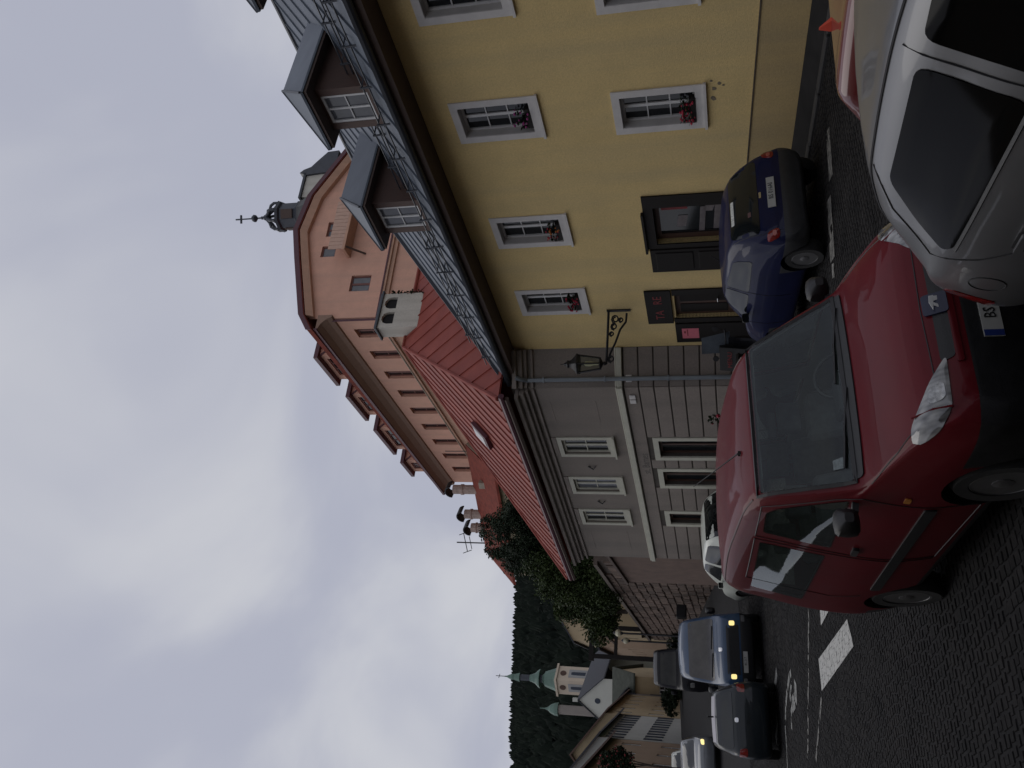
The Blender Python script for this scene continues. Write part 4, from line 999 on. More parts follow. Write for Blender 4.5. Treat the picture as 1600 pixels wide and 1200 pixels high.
    def mirror(s, x, y, z, mt, w=.17, h=.13, dp=.10, glass=True):
        sg = 1 if y > 0 else -1
        m = MB(s.M @ Matrix.Translation((x, y, z)))
        pr = [(dp * .1, .55), (dp * .45, .85), (dp, 1.0)]
        vv = []
        for xx, f in [(-dp * .7, .35)] + [(-dp * .35, .8), (0, 1.0), (dp * .3, 1.0)]:
            for k in range(12):
                a = 2 * math.pi * k / 12; cx, cz = math.cos(a), math.sin(a); pw = .55
                vv.append((xx, sg * w / 2 + math.copysign(abs(cx) ** pw, cx) * w / 2 * f, math.copysign(abs(cz) ** pw, cz) * h / 2 * f))
        m.add(vv, [(i * 12 + j, i * 12 + (j + 1) % 12, (i + 1) * 12 + (j + 1) % 12, (i + 1) * 12 + j) for i in range(3) for j in range(12)] + [tuple(range(12)), tuple(reversed(range(36, 48)))])
        m.bar((0, sg * .03, -h * .35), (.0, -sg * .06, -h * .4), .05, .04)
        o = m.build('door_mirror', mt, s.e, smooth=True)
        MB(s.M @ Matrix.Translation((x, y, z))).box(dp * .3, dp * .3 + .003, sg * w / 2 - w * .42, sg * w / 2 + w * .42, -h * .42, h * .42).build('mirror_glass', CGLASS, o)
        return o

# ------------------------------------------------------------------ red high-roof van car, front towards us
ST = [(0.00, .30, .58, .45, .66, .60, .62, .66, .50, .68), (0.06, .22, .70, .45, .77, .70, .73, .765, .62, .79), (0.20, .20, .76, .50, .82, .82, .765, .87, .66, .90),
      (0.60, .20, .80, .55, .85, .95, .79, .985, .70, 1.015), (0.98, .20, .80, .55, .86, 1.03, .80, 1.07, .72, 1.09), (1.30, .20, .80, .55, .86, 1.06, .81, 1.39, .68, 1.43),
      (1.60, .20, .80, .55, .86, 1.07, .81, 1.68, .62, 1.71), (2.0, .20, .80, .55, .86, 1.08, .81, 1.76, .62, 1.805), (3.0, .20, .80, .55, .86, 1.09, .81, 1.81, .63, 1.87),
      (3.75, .20, .80, .55, .855, 1.09, .80, 1.80, .62, 1.86), (4.0, .24, .78, .55, .84, 1.09, .79, 1.74, .60, 1.79), (4.08, .28, .74, .55, .81, 1.08, .76, 1.64, .57, 1.68), (4.11, .34, .66, .55, .74, 1.0, .68, 1.45, .5, 1.48)]
def front_bump(c, n): return c.z < .615 and c.x < .50
rc = Car('red_van_car', 'dark red high roofed van car facing the viewer beside the silver car', 4.72, 3.46, (1, .068), ST, P_RED, (.80, 3.49), .30, sub=5, dxs=.07, holes=[([(-.70, 1.115), (.70, 1.115), (.595, 1.665), (-.595, 1.665)], 'front'), ([(1.22, 1.14), (2.15, 1.13), (2.12, 1.60), (1.75, 1.61), (1.63, 1.54)], 'side'), ([(2.38, 1.14), (3.70, 1.16), (3.60, 1.59), (2.38, 1.61)], 'side'), ([(-.55, 1.14), (.55, 1.14), (.50, 1.56), (-.50, 1.56)], 'rear')], lining=mat('cabin_grey', (.24, .25, .24), .9, .1, 6),
         split=[('front_bumper', PLAST, front_bump, [((0, 0, .615), (0, 0, 1)), ((.50, 0, 0), (1, 0, 0))]), ('rear_bumper', PLAST, lambda c, n: c.z < .56 and c.x > 3.86, [((0, 0, .56), (0, 0, 1)), ((3.86, 0, 0), (1, 0, 0))]),
                ('sill_trim', PLAST, lambda c, n: c.z < .30, [((0, 0, .30), (0, 0, 1))])])
# y>0 is the street side (viewer's left)
def clear_glass(name, tint, body):
    m_ = bpy.data.materials.new(name); m_.use_nodes = True; t = m_.node_tree; t.nodes.clear()
    o_ = N_(t, 'ShaderNodeOutputMaterial'); mx = N_(t, 'ShaderNodeMixShader'); tr = N_(t, 'ShaderNodeBsdfTransparent'); gl_ = N_(t, 'ShaderNodeBsdfGlossy'); fr = N_(t, 'ShaderNodeFresnel'); df = N_(t, 'ShaderNodeBsdfDiffuse'); m2 = N_(t, 'ShaderNodeMixShader')
    tr.inputs[0].default_value = (*tint, 1); gl_.inputs['Roughness'].default_value = .02; gl_.inputs['Color'].default_value = (.95, 1, 1, 1); fr.inputs['IOR'].default_value = 1.48; df.inputs[0].default_value = (.06, .07, .065, 1)
    m2.inputs[0].default_value = body; t.links.new(tr.outputs[0], m2.inputs[1]); t.links.new(df.outputs[0], m2.inputs[2])
    t.links.new(fr.outputs[0], mx.inputs[0]); t.links.new(m2.outputs[0], mx.inputs[1]); t.links.new(gl_.outputs[0], mx.inputs[2]); t.links.new(mx.outputs[0], o_.inputs[0]); return m_
SCREEN = clear_glass('clear_windscreen', (.80, .88, .84), .03); SIDEG = clear_glass('tinted_side_glass', (.55, .62, .57), .03)
rc.line('windscreen_seal', [(-.715, 1.10), (.715, 1.10), (.605, 1.68), (-.605, 1.68), (-.715, 1.10)], 'front', PLAST, .035, off=.004)
# cabin
CAB = mat('cabin_fabric', (.13, .135, .145), .95, .3, 8); DASH = mat('dashboard_grey', (.05, .051, .053), .8, .2, 8)
rc.mb().poly([(1.02, .72, .55), (1.02, .72, 1.06), (1.16, .72, 1.10), (1.42, .72, 1.03), (1.46, .72, .80), (1.36, .72, .55)], (0, -1.44, 0)).build('dashboard', DASH, rc.e, bevel=.02)
rc.mb().box(1.10, 1.32, -.16, .16, 1.085, 1.13).build('dash_tray', DASH, rc.e, bevel=.02)
m = rc.mb(); m.tube([(1.56 + .10 * math.sin(a), -.36 + .185 * math.cos(a), 1.02 + .16 * math.sin(a)) for a in [k * 2 * math.pi / 20 for k in range(20)]], .016, 6, closed=True); m.bar((1.42, -.36, .95), (1.57, -.36, 1.02), .05); m.bar((1.57, -.53, 1.03), (1.57, -.19, 1.03), .03); m.build('steering_wheel', PLAST, rc.e)
for xx in (2.02, 2.95):
    for yy in (-.37, .37):
        st_ = rc.mb().poly([(xx, yy - .23, .55), (xx + .02, yy - .23, .60), (xx + .24, yy - .21, 1.18), (xx + .33, yy - .20, 1.17), (xx + .16, yy - .23, .55)], (0, .44, 0)).build('seat', CAB, rc.e, bevel=.04)
        rc.mb().box(xx + .26, xx + .36, yy - .13, yy + .13, 1.21, 1.40).bar((xx + .30, yy, 1.15), (xx + .31, yy, 1.23), .03).build('headrest', CAB, st_, bevel=.03)
        rc.mb().box(xx - .45, xx + .10, yy - .24, yy + .24, .48, .62).build('seat_cushion', CAB, st_, bevel=.03)
rc.mb().box(1.66, 1.70, -.11, .11, 1.50, 1.56).build('rear_view_mirror', PLAST, rc.e, bevel=.01)
rc.patch('rear_window', [(-.57, 1.12), (.57, 1.12), (.52, 1.58), (-.52, 1.58)], 'rear', SIDEG, fil=.06)
ws = rc.patch('windscreen', [(-.71, 1.105), (.71, 1.105), (.60, 1.675), (-.60, 1.675)], 'front', SCREEN, off=.004, fil=.06, rings=8)
rc.patch('inspection_sticker', [(.52, 1.155), (.60, 1.155), (.595, 1.215), (.525, 1.215)], 'front', mat('sticker_grey', (.16, .19, .19), .6, .4, 40), off=.0115, fil=.004, parent=ws, th=.002)
rc.patch('cowl', [(-.70, 1.065), (.70, 1.065), (.70, 1.115), (-.70, 1.115)], 'front', PLAST, off=.010, fil=.02)
wp = rc.line('wiper', [(.05, 1.09), (.35, 1.125), (.60, 1.15)], 'front', PLAST, .018, off=.016); rc.line('wiper', [(-.60, 1.09), (-.3, 1.125), (-.02, 1.145)], 'front', PLAST, .018, off=.016)
for sd_, d in ((1, 'left'), (-1, 'right')):
    rc.patch('front_side_window', [(1.20, 1.13), (2.16, 1.12), (2.13, 1.61), (1.74, 1.62), (1.62, 1.55)], d, SIDEG, off=.003, fil=.03, rings=6)
    rc.patch('rear_side_window', [(2.36, 1.13), (3.72, 1.15), (3.62, 1.60), (2.36, 1.62)], d, SIDEG, off=.003, fil=.03, rings=6)
    rc.line('door_gap', [(1.12, .36), (1.12, 1.06), (1.25, 1.22), (1.66, 1.655), (2.24, 1.66), (2.26, .36), (1.16, .33)], d, PLAST, .008)
    rc.line('door_gap', [(2.30, .36), (2.30, 1.66), (3.35, 1.66), (3.42, .95), (3.30, .72)], d, PLAST, .008)
    rc.patch('rub_strip', [(1.16, .60), (3.10, .60), (3.10, .68), (1.16, .68)], d, PLAST, off=.012, fil=.02, rings=2)
    rc.patch('door_handle', [(2.06, .93), (2.20, .93), (2.20, .975), (2.06, .975)], d, PLAST, off=.025, fil=.015, th=.03)
    rc.patch('side_indicator', [(.99, .79), (1.06, .79), (1.06, .83), (.99, .83)], d, AMBER, off=.008, fil=.012)
    hl_ = rc.patch('headlamp', [(sd_ * .34, .735), (sd_ * .66, .745), (sd_ * .765, .80), (sd_ * .775, .90), (sd_ * .68, .915), (sd_ * .48, .83)], 'front', LENS, off=.008, fil=.045, dom=.01, rings=6)
    rc.line('lamp_divider', [(sd_ * .655, .745), (sd_ * .63, .90)], 'front', P_RED, .012, hl_, .018)
    rc.patch('reflector', [(sd_ * .50, .765), (sd_ * .61, .765), (sd_ * .61, .845), (sd_ * .52, .83)], 'front', mat('reflector_grey', (.3, .3, .29), .2, .5, 30, metal=.8), off=.0195, fil=.035, parent=hl_, th=.004)
    rc.mirror(1.22, sd_ * .83, 1.16, PLAST, .19, .17, .14)
    rc.line('bonnet_gap', [(.23, sd_ * .68), (.50, sd_ * .735), (.92, sd_ * .775)], 'top', PLAST, .008)
    rc.line('roof_gutter', [(1.66, sd_ * .60), (2.4, sd_ * .61), (3.8, sd_ * .60)], 'top', mat('gutter_red', (.06, .006, .01), .5, 0), .014)
rc.patch('grille', [(-.36, .69), (.36, .69), (.38, .765), (-.38, .765)], 'front', PLAST, off=.006, fil=.03)
rc.patch('grille_bar', [(-.40, .655), (.40, .655), (.40, .69), (-.40, .69)], 'front', P_RED, off=.012, fil=.015)
bd = rc.patch('badge', [(-.07, .68), (.07, .68), (.07, .80), (-.07, .80)], 'front', mat('badge_navy', (.008, .012, .045), .4, 0), off=.020, fil=.02)
TB = rc.M @ Matrix.Translation((.045, 0, .738))
m = MB(TB @ Matrix(((0, 0, -1, 0), (-1, 0, 0, 0), (0, 1, 0, 0), (0, 0, 0, 1))))
for q in ([(-.05, .028), (.0, .045), (.045, .04), (.05, .015), (.0, .02)], [(-.02, .02), (.0, .02), (-.03, -.045), (-.05, -.04)], [(.01, .02), (.045, .018), (.05, -.03), (.03, -.035)]): m.poly([(a, b, .036) for a, b in q], (0, 0, .004))
m.build('badge_emblem', WIN_W, bd)
rc.plate('BS 485AC', -.004, .47, y=0.0, w=.50).name = 'number_plate'
rc.line('aerial_whip', [(1.78, .18), (1.79, .18)], 'top', PLAST, .02)
m = rc.mb(); m.tube([(1.80, .17, 1.76), (1.80, .17, 1.785)], .022, 8); m.tube([(1.80, .17, 1.785), (2.25, .19, 2.02), (2.42, .195, 2.11)], [.007, .004, .003], 5); m.build('aerial', PLAST, rc.e)
rc.line('bonnet_front_gap', [(-.62, .80), (0, .815), (.62, .80)], 'front', PLAST, .008)

# ------------------------------------------------------------------ silver hatchback, tail towards the red car
ST = [(0, .25, .55, .45, .62, .58, .58, .64, .45, .66), (.1, .2, .7, .45, .78, .70, .7, .75, .58, .78), (.5, .18, .77, .5, .84, .82, .78, .87, .64, .90), (1.05, .18, .79, .5, .86, .90, .80, .95, .68, .97),
      (1.5, .18, .79, .5, .86, .92, .8, 1.17, .64, 1.20), (1.95, .18, .79, .5, .86, .93, .80, 1.32, .58, 1.365), (2.5, .18, .79, .5, .86, .94, .80, 1.345, .57, 1.40), (3.2, .18, .79, .5, .86, .95, .80, 1.325, .56, 1.38),
      (3.6, .19, .79, .5, .86, .96, .79, 1.25, .55, 1.30), (3.95, .21, .77, .5, .84, .96, .76, 1.10, .55, 1.145), (4.2, .25, .73, .5, .80, .90, .71, .95, .55, .98), (4.36, .3, .66, .5, .74, .74, .64, .79, .5, .81), (4.4, .35, .5, .5, .6, .6, .5, .63, .4, .65)]
sc_ = Car('silver_hatchback', 'silver hatchback closest to the viewer with dark side windows', -.17, 2.81, (.974, .2266), ST, P_SIL, (.85, 3.55), .30, sub=6, dxs=.06)
SGAP = mat('panel_gap', (.02, .02, .022), .8, 0); BGLASS = mat('black_car_glass', (.003, .003, .003), .06, 0, spec=.08)
for sd_, d in ((1, 'left'), (-1, 'right')):
    sc_.patch('front_side_window', [(1.38, .95), (2.33, .935), (2.31, 1.285), (1.98, 1.29), (1.74, 1.20)], d, BGLASS, off=.004, fil=.05)
    sc_.patch('rear_side_window', [(2.47, .935), (3.58, .965), (3.63, 1.0), (3.50, 1.12), (3.24, 1.27), (2.45, 1.285)], d, BGLASS, off=.004, fil=.06, rings=7)
    sc_.line('window_trim', [(2.46, .925), (3.60, .955)], d, PLAST, .02)
    sc_.line('door_gap', [(2.40, .32), (2.40, .90), (2.385, 1.335)], d, SGAP, .008)
    sc_.line('door_gap', [(3.22, 1.33), (3.50, 1.22), (3.74, 1.03), (3.64, .85), (3.34, .55), (3.20, .36)], d, SGAP, .007)
    sc_.line('roof_seam', [(1.75, sd_ * .555), (2.3, sd_ * .545), (3.0, sd_ * .535), (3.5, sd_ * .525), (3.85, sd_ * .515)], 'top', SGAP, .012)
    h = sc_.patch('door_handle_recess', [(3.33, .70), (3.49, .70), (3.49, .76), (3.33, .76)], d, SGAP, off=.002, fil=.03); sc_.patch('door_handle', [(3.32, .722), (3.48, .722), (3.48, .752), (3.32, .752)], d, P_SIL, off=.035, fil=.014, th=.02, parent=h)
    sc_.patch('tail_lamp', [(4.16, .66), (4.33, .66), (4.24, .86), (4.13, .90), (4.10, .86)], d, TAILR, off=.006, fil=.03)
    sc_.mirror(1.45, sd_ * .82, .96, P_SIL)
circ = [(3.90 + .08 * math.cos(a), .76 + .08 * math.sin(a)) for a in [k * math.pi / 8 for k in range(17)]]
sc_.line('filler_flap_gap', circ, 'left', SGAP, .006)
sc_.patch('windscreen', [(-.68, .97), (.68, .97), (.56, 1.32), (-.56, 1.32)], 'front', BGLASS)
sc_.patch('rear_window', [(-.58, .99), (.58, .99), (.48, 1.27), (-.48, 1.27)], 'rear', BGLASS)
sc_.patch('rear_lamp_corner', [(.58, .82), (.66, .80), (.65, .92), (.58, .93)], 'rear', LENS, off=.008, fil=.02)

# ------------------------------------------------------------------ low red car behind the silver one
ST = [(0, .2, .6, .4, .66, .5, .6, .54, .5, .56), (.1, .16, .72, .42, .78, .6, .7, .64, .6, .66), (.7, .15, .78, .45, .84, .72, .78, .76, .68, .78), (1.3, .15, .78, .45, .84, .78, .78, .84, .7, .86),
      (1.8, .15, .78, .45, .84, .80, .78, 1.07, .66, 1.09), (2.2, .15, .78, .45, .84, .81, .78, 1.165, .68, 1.175), (3.0, .15, .78, .45, .84, .82, .78, 1.17, .68, 1.18), (3.5, .15, .78, .45, .84, .83, .78, 1.155, .66, 1.166),
      (3.75, .17, .76, .45, .82, .83, .76, 1.03, .60, 1.06), (3.95, .2, .72, .45, .78, .8, .72, .86, .58, .89), (4.02, .25, .66, .45, .72, .7, .64, .74, .5, .76)]
r2 = Car('red_low_car', 'low glossy red car whose roof shows behind the silver hatchback', .95, 5.62, (1, 0), ST, P_RED2, (.8, 3.2), .28, sub=5)
for sd_, d in ((1, 'left'), (-1, 'right')):
    r2.patch('side_window', [(1.7, .86), (3.3, .88), (3.1, 1.08), (2.1, 1.08)], d, CGLASS, fil=.05)
r2.patch('rear_window', [(-.55, .88), (.55, .88), (.48, 1.06), (-.48, 1.06)], 'rear', CGLASS)
r2.patch('windscreen', [(-.6, .86), (.6, .86), (.55, 1.06), (-.55, 1.06)], 'front', CGLASS)
m = r2.mb(); m.add([(3.42, -.022, 1.155), (3.52, -.03, 1.145), (3.52, .03, 1.145), (3.42, .022, 1.155), (3.50, -.006, 1.245), (3.515, -.006, 1.245), (3.515, .006, 1.245), (3.50, .006, 1.245)], [(0, 1, 5, 4), (1, 2, 6, 5), (2, 3, 7, 6), (3, 0, 4, 7), (4, 5, 6, 7), (0, 3, 2, 1)])
m.build('aerial_fin', mat('fin_red', (.55, .07, .04), .3, .1, 9), r2.e); r2.mb().box(3.40, 3.54, -.035, .035, 1.138, 1.158).build('fin_base', PLAST, r2.e)

# ------------------------------------------------------------------ navy hatchback by the shop
ST = [(0, .28, .50, .45, .58, .58, .52, .62, .42, .64), (.08, .2, .64, .45, .72, .68, .64, .72, .52, .75), (.35, .18, .72, .5, .79, .82, .70, .86, .58, .88), (.85, .18, .75, .5, .81, .92, .74, .96, .62, .98),
      (1.3, .18, .75, .5, .81, .95, .75, 1.2, .60, 1.235), (1.65, .18, .75, .5, .81, .96, .75, 1.315, .56, 1.36), (2.2, .18, .75, .5, .81, .97, .75, 1.34, .56, 1.39), (2.75, .18, .75, .5, .81, .98, .75, 1.335, .56, 1.385),
      (3.15, .19, .75, .5, .81, .98, .74, 1.27, .56, 1.315), (3.42, .24, .73, .48, .80, .93, .71, 1.06, .60, 1.09), (3.56, .28, .70, .48, .78, .80, .69, .86, .58, .88), (3.62, .32, .58, .46, .70, .66, .60, .69, .48, .71)]
kc = Car('navy_hatchback', 'small navy blue hatchback with grey bumpers parked by the shop doors', 13.58, 9.90, (-.988, -.154), ST, P_BLUE, (.60, 3.05), .28, sub=5, dxs=.07,
         split=[('rear_bumper', PLASG, lambda c, n: c.z < .60 and c.x > 2.72, [((0, 0, .60), (0, 0, 1)), ((2.72, 0, 0), (1, 0, 0))]), ('front_bumper', PLASG, lambda c, n: c.z < .58 and c.x < .9, [((0, 0, .58), (0, 0, 1)), ((.9, 0, 0), (1, 0, 0))])])
rw = kc.patch('rear_window', [(-.63, .92), (.63, .92), (.52, 1.29), (-.52, 1.29)], 'rear', CGLASS2, fil=.09, rings=7)
kc.patch('window_sticker', [(-.30, 1.235), (.10, 1.235), (.10, 1.272), (-.30, 1.272)], 'rear', mat('sticker_pale', (.62, .63, .58), .5, .5, 60), off=.012, fil=.004, parent=rw, th=.002)
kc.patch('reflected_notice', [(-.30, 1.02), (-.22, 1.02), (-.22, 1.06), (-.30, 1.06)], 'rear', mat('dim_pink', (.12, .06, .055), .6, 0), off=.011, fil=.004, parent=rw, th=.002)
for sd_, d in ((1, 'left'), (-1, 'right')):
    kc.patch('side_window', [(1.22, .98), (1.98, .98), (1.96, 1.305), (1.66, 1.305), (1.48, 1.23)], d, CGLASS, fil=.05); kc.patch('rear_side_window', [(2.06, .98), (2.98, 1.00), (2.80, 1.25), (2.04, 1.305)], d, CGLASS, fil=.08)
    tl_ = kc.patch('tail_lamp', [(sd_ * .575, .67), (sd_ * .735, .66), (sd_ * .74, .83), (sd_ * .63, .83)], 'rear', TAILR, off=.010, fil=.07, dom=.012)
    kc.patch('reverse_lens', [(sd_ * .62, .71), (sd_ * .69, .71), (sd_ * .69, .76), (sd_ * .62, .76)], 'rear', mat('lens_light', (.45, .12, .09), .2, 0), off=.022, fil=.03, parent=tl_, th=.003)
    kc.line('door_gap', [(1.10, .35), (1.08, .95), (1.4, 1.2), (1.66, 1.325), (2.0, 1.33), (2.05, .95), (2.02, .35)], d, PLAST, .008)
    kc.mirror(1.34, sd_ * .76, .99, PLAST if sd_ < 0 else mat('mirror_tan', (.13, .11, .08), .5, .1, 8), .16, .11)
kc.line('hatch_gap', [(-.62, .62), (-.64, .88), (-.55, 1.31)], 'rear', PLAST, .008); kc.line('hatch_gap', [(.62, .62), (.64, .88), (.55, 1.31)], 'rear', PLAST, .008)
kc.plate('BS 016AI', 3.622, .745, .50, .11, rear=True, tilt=-.28, blue=False)
kc.patch('badge', [(-.05, .875), (.05, .875), (.05, .905), (-.05, .905)], 'rear', CHROME, off=.006, fil=.014)
m = kc.mb(); m.tube([(1.75, 0, 1.365), (1.95, 0, 1.52)], .006, 5); m.build('aerial', PLAST, kc.e)
kc.patch('windscreen', [(-.66, .99), (.66, .99), (.55, 1.30), (-.55, 1.30)], 'front', CGLASS)

# ------------------------------------------------------------------ blue van coming down the street with its lamps on
ST = [(0, .28, .72, .45, .82, .70, .80, .86, .68, .88), (.06, .22, .80, .5, .90, .80, .88, .98, .78, 1.0), (.5, .2, .84, .55, .93, 1.05, .90, 1.16, .82, 1.18), (.75, .2, .84, .55, .93, 1.12, .90, 1.28, .82, 1.30),
      (1.25, .2, .84, .55, .93, 1.15, .90, 1.80, .76, 1.85), (1.6, .2, .84, .55, .93, 1.16, .90, 1.98, .74, 2.06), (2.5, .2, .84, .55, .93, 1.16, .90, 2.02, .74, 2.12), (4.6, .2, .84, .55, .93, 1.16, .90, 2.02, .74, 2.12), (4.75, .3, .8, .55, .88, 1.1, .84, 1.9, .7, 2.0)]
v0 = pix(1160, 1014, 24); vs0, vn0 = sn(v0)
vn = Car('blue_van', 'blue van with yellow glowing headlamps coming down the street', vs0, vn0, (1, .27), ST, P_VAN, (.85, 3.7), .31, sub=4, dxs=.12, cat='van',
         split=[('front_bumper', PLAST, lambda c, n: c.z < .56 and c.x < .5, [((0, 0, .56), (0, 0, 1)), ((.5, 0, 0), (1, 0, 0))])])
vn.patch('windscreen', [(-.80, 1.22), (.80, 1.22), (.70, 1.86), (-.70, 1.86)], 'front', mat('van_windscreen', (.06, .055, .05), .06, .5, 1.2), fil=.08)
vn.patch('grille', [(-.62, .60), (.62, .60), (.60, .92), (-.60, .92)], 'front', PLAST, off=.004, fil=.03)
for sd_, d in ((1, 'left'), (-1, 'right')):
    vn.patch('headlamp', [(sd_ * .60, .70), (sd_ * .72, .70), (sd_ * .72, .84), (sd_ * .60, .84)], 'front', LAMP_ON, off=.02, fil=.04)
    vn.patch('side_window', [(1.1, 1.22), (1.9, 1.22), (1.9, 1.85), (1.45, 1.85)], d, CGLASS, fil=.06)
    vn.mirror(1.1, sd_ * .93, 1.25, PLAST, .18, .26, .14)
    vn.patch('bumper_corner', [(sd_ * .70, .44), (sd_ * .86, .44), (sd_ * .86, .53), (sd_ * .70, .53)], 'front', mat('bumper_grey', (.10, .10, .10), .6, .1, 9), off=.012, fil=.02)
vn.plate('BS 217', -.012, .46, .52, .11, y=.30, blue=False)
vn.patch('badge', [(-.05, 1.02), (.05, 1.02), (.05, 1.12), (-.05, 1.12)], 'front', CHROME, off=.008, fil=.04)
vn.line('wiper', [(-.6, 1.24), (0, 1.27)], 'front', PLAST, .03, off=.016); vn.line('wiper', [(.1, 1.24), (.7, 1.27)], 'front', PLAST, .03, off=.016)

# ------------------------------------------------------------------ dark hatchback seen from behind, light roof
ST = [(0, .28, .55, .45, .64, .6, .58, .64, .45, .66), (.1, .2, .7, .45, .78, .7, .7, .75, .58, .78), (.9, .18, .76, .5, .83, .9, .77, .95, .66, .97), (1.35, .18, .76, .5, .83, .94, .77, 1.18, .62, 1.21), (1.8, .18, .76, .5, .83, .95, .77, 1.36, .58, 1.40),
      (2.6, .18, .76, .5, .83, .96, .77, 1.38, .58, 1.43), (3.3, .18, .76, .5, .83, .97, .77, 1.34, .58, 1.38), (3.65, .2, .76, .5, .82, .95, .75, 1.05, .62, 1.09), (3.78, .25, .72, .5, .79, .88, .71, .93, .6, .95), (3.84, .32, .62, .5, .7, .7, .62, .74, .5, .76)]
d0 = pix(1182, 1124, 20.8); ds, dn = sn(d0)
dk = Car('dark_hatchback', 'dark hatchback seen from behind beside the oncoming blue van', ds + 3.72, dn + .78, (-1, -.21), ST, P_DARK, (.75, 3.15), .29, sub=4, dxs=.12)
dk.patch('rear_window', [(-.62, 1.02), (.62, 1.02), (.54, 1.35), (-.54, 1.35)], 'rear', CGLASS2, fil=.08)
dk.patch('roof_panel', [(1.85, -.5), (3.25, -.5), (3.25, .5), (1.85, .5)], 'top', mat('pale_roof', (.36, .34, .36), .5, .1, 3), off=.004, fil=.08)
for sd_, d in ((1, 'left'), (-1, 'right')):
    dk.patch('tail_lamp', [(sd_ * .58, .74), (sd_ * .76, .74), (sd_ * .76, .92), (sd_ * .60, .90)], 'rear', TAILR, off=.01, fil=.04); dk.patch('side_window', [(1.4, 1.0), (3.2, 1.02), (2.9, 1.3), (1.8, 1.32)], d, CGLASS, fil=.06)
dk.plate('BS 740', 3.83, .68, .5, .11, rear=True, blue=False)
dk.patch('badge', [(-.05, .90), (.05, .90), (.05, .98), (-.05, .98)], 'rear', CHROME, off=.01, fil=.045)
m = dk.mb(); m.tube([(3.2, .05, 1.42), (3.25, .05, 1.56)], .018, 6); m.build('aerial', PLAST, dk.e)
dk.patch('windscreen', [(-.66, .98), (.66, .98), (.57, 1.33), (-.57, 1.33)], 'front', CGLASS)

# ------------------------------------------------------------------ white car behind the red one
ST = [(0, .28, .55, .45, .64, .62, .58, .66, .45, .68), (.1, .2, .7, .45, .78, .74, .7, .78, .58, .8), (.8, .18, .76, .5, .83, .93, .77, .98, .66, 1.0), (1.3, .18, .76, .5, .83, .96, .77, 1.25, .64, 1.28), (1.75, .18, .76, .5, .83, .98, .77, 1.42, .59, 1.46),
      (2.4, .18, .76, .5, .83, .99, .77, 1.45, .59, 1.49), (3.2, .18, .76, .5, .83, 1.0, .77, 1.41, .58, 1.46), (3.6, .2, .76, .5, .82, 1.0, .75, 1.25, .57, 1.29), (3.82, .25, .72, .5, .79, .92, .71, .98, .6, 1.0), (3.88, .32, .62, .5, .7, .7, .62, .74, .5, .76)]
w0 = pix(1180, 905, 20.5); ws_, wn_ = sn(w0)
wc = Car('white_car', 'white car half hidden behind the red van car', 24.4, 8.95, (-1, .04), ST, P_WHITE, (.75, 3.2), .29, sub=4, dxs=.12)
for sd_, d in ((1, 'left'), (-1, 'right')):
    wc.patch('front_side_window', [(1.35, 1.02), (2.22, 1.02), (2.2, 1.42), (1.78, 1.43)], d, CGLASS, fil=.08); wc.patch('rear_side_window', [(2.36, 1.02), (3.45, 1.06), (3.25, 1.38), (2.34, 1.43)], d, CGLASS, fil=.10)
    wc.mirror(1.38, sd_ * .8, 1.03, P_WHITE); wc.patch('headlamp', [(sd_ * .45, .66), (sd_ * .74, .66), (sd_ * .74, .80), (sd_ * .5, .76)], 'front', LENS, fil=.04)
wc.patch('windscreen', [(-.66, 1.02), (.66, 1.02), (.57, 1.44), (-.57, 1.44)], 'front', CGLASS); wc.patch('rear_window', [(-.6, 1.03), (.6, 1.03), (.52, 1.42), (-.52, 1.42)], 'rear', CGLASS)

# ------------------------------------------------------------------ farther traffic
b0_ = pix(1062, 1044, 40); bs_, bn_ = sn(b0_)
STV = [(0, .3, .8, .5, .88, .8, .86, .9, .75, .92), (.1, .3, .84, .6, .92, .95, .9, 1.02, .8, 1.05), (.9, .3, .84, .6, .92, 1.1, .9, 1.18, .82, 1.2), (1.4, .3, .84, .6, .92, 1.15, .9, 1.75, .74, 1.8), (2.2, .3, .84, .6, .92, 1.15, .9, 1.85, .74, 1.9), (4.3, .3, .84, .6, .92, 1.15, .9, 1.8, .74, 1.85), (4.45, .4, .8, .6, .85, 1.1, .8, 1.6, .7, 1.65)]
STV = [q[:3] + (q[3],) + q[4:5] + (q[5] * 1.3, q[6], q[7] * 1.36, q[8], q[9] * 1.36) for q in STV]
bk = Car('black_box_van', 'black tall van following close behind the blue van', bs_, bn_, (1, .27), STV, P_BLK, (.85, 3.5), .36, sub=3, dxs=.2, cat='van')
bk.patch('windscreen', [(-.74, 1.62), (.74, 1.62), (.66, 2.30), (-.66, 2.30)], 'front', mat('dim_glass', (.03, .03, .027), .2, .3, 2, spec=.2), fil=.06)
for sd_, d in ((1, 'left'), (-1, 'right')):
    bk.patch('side_window', [(1.35, 1.62), (2.4, 1.64), (2.4, 2.2), (1.7, 2.25)], d, CGLASS); bk.patch('headlamp', [(sd_ * .55, .9), (sd_ * .75, .9), (sd_ * .75, 1.08), (sd_ * .55, 1.08)], 'front', LENS, fil=.05)
    bk.mirror(1.35, sd_ * .92, 1.7, P_BLK, .2, .3)
g0 = pix(1092, 1182, 38); gs_, gn_ = sn(g0)
gc = Car('grey_estate_car', 'grey car with one bright lamp at the left edge of the street', gs_, gn_, (1, .19), [q for q in ST], P_GREY, (.75, 3.2), .29, sub=3, dxs=.2)
gc.patch('windscreen', [(-.66, 1.02), (.66, 1.02), (.57, 1.44), (-.57, 1.44)], 'front', CGLASS2)
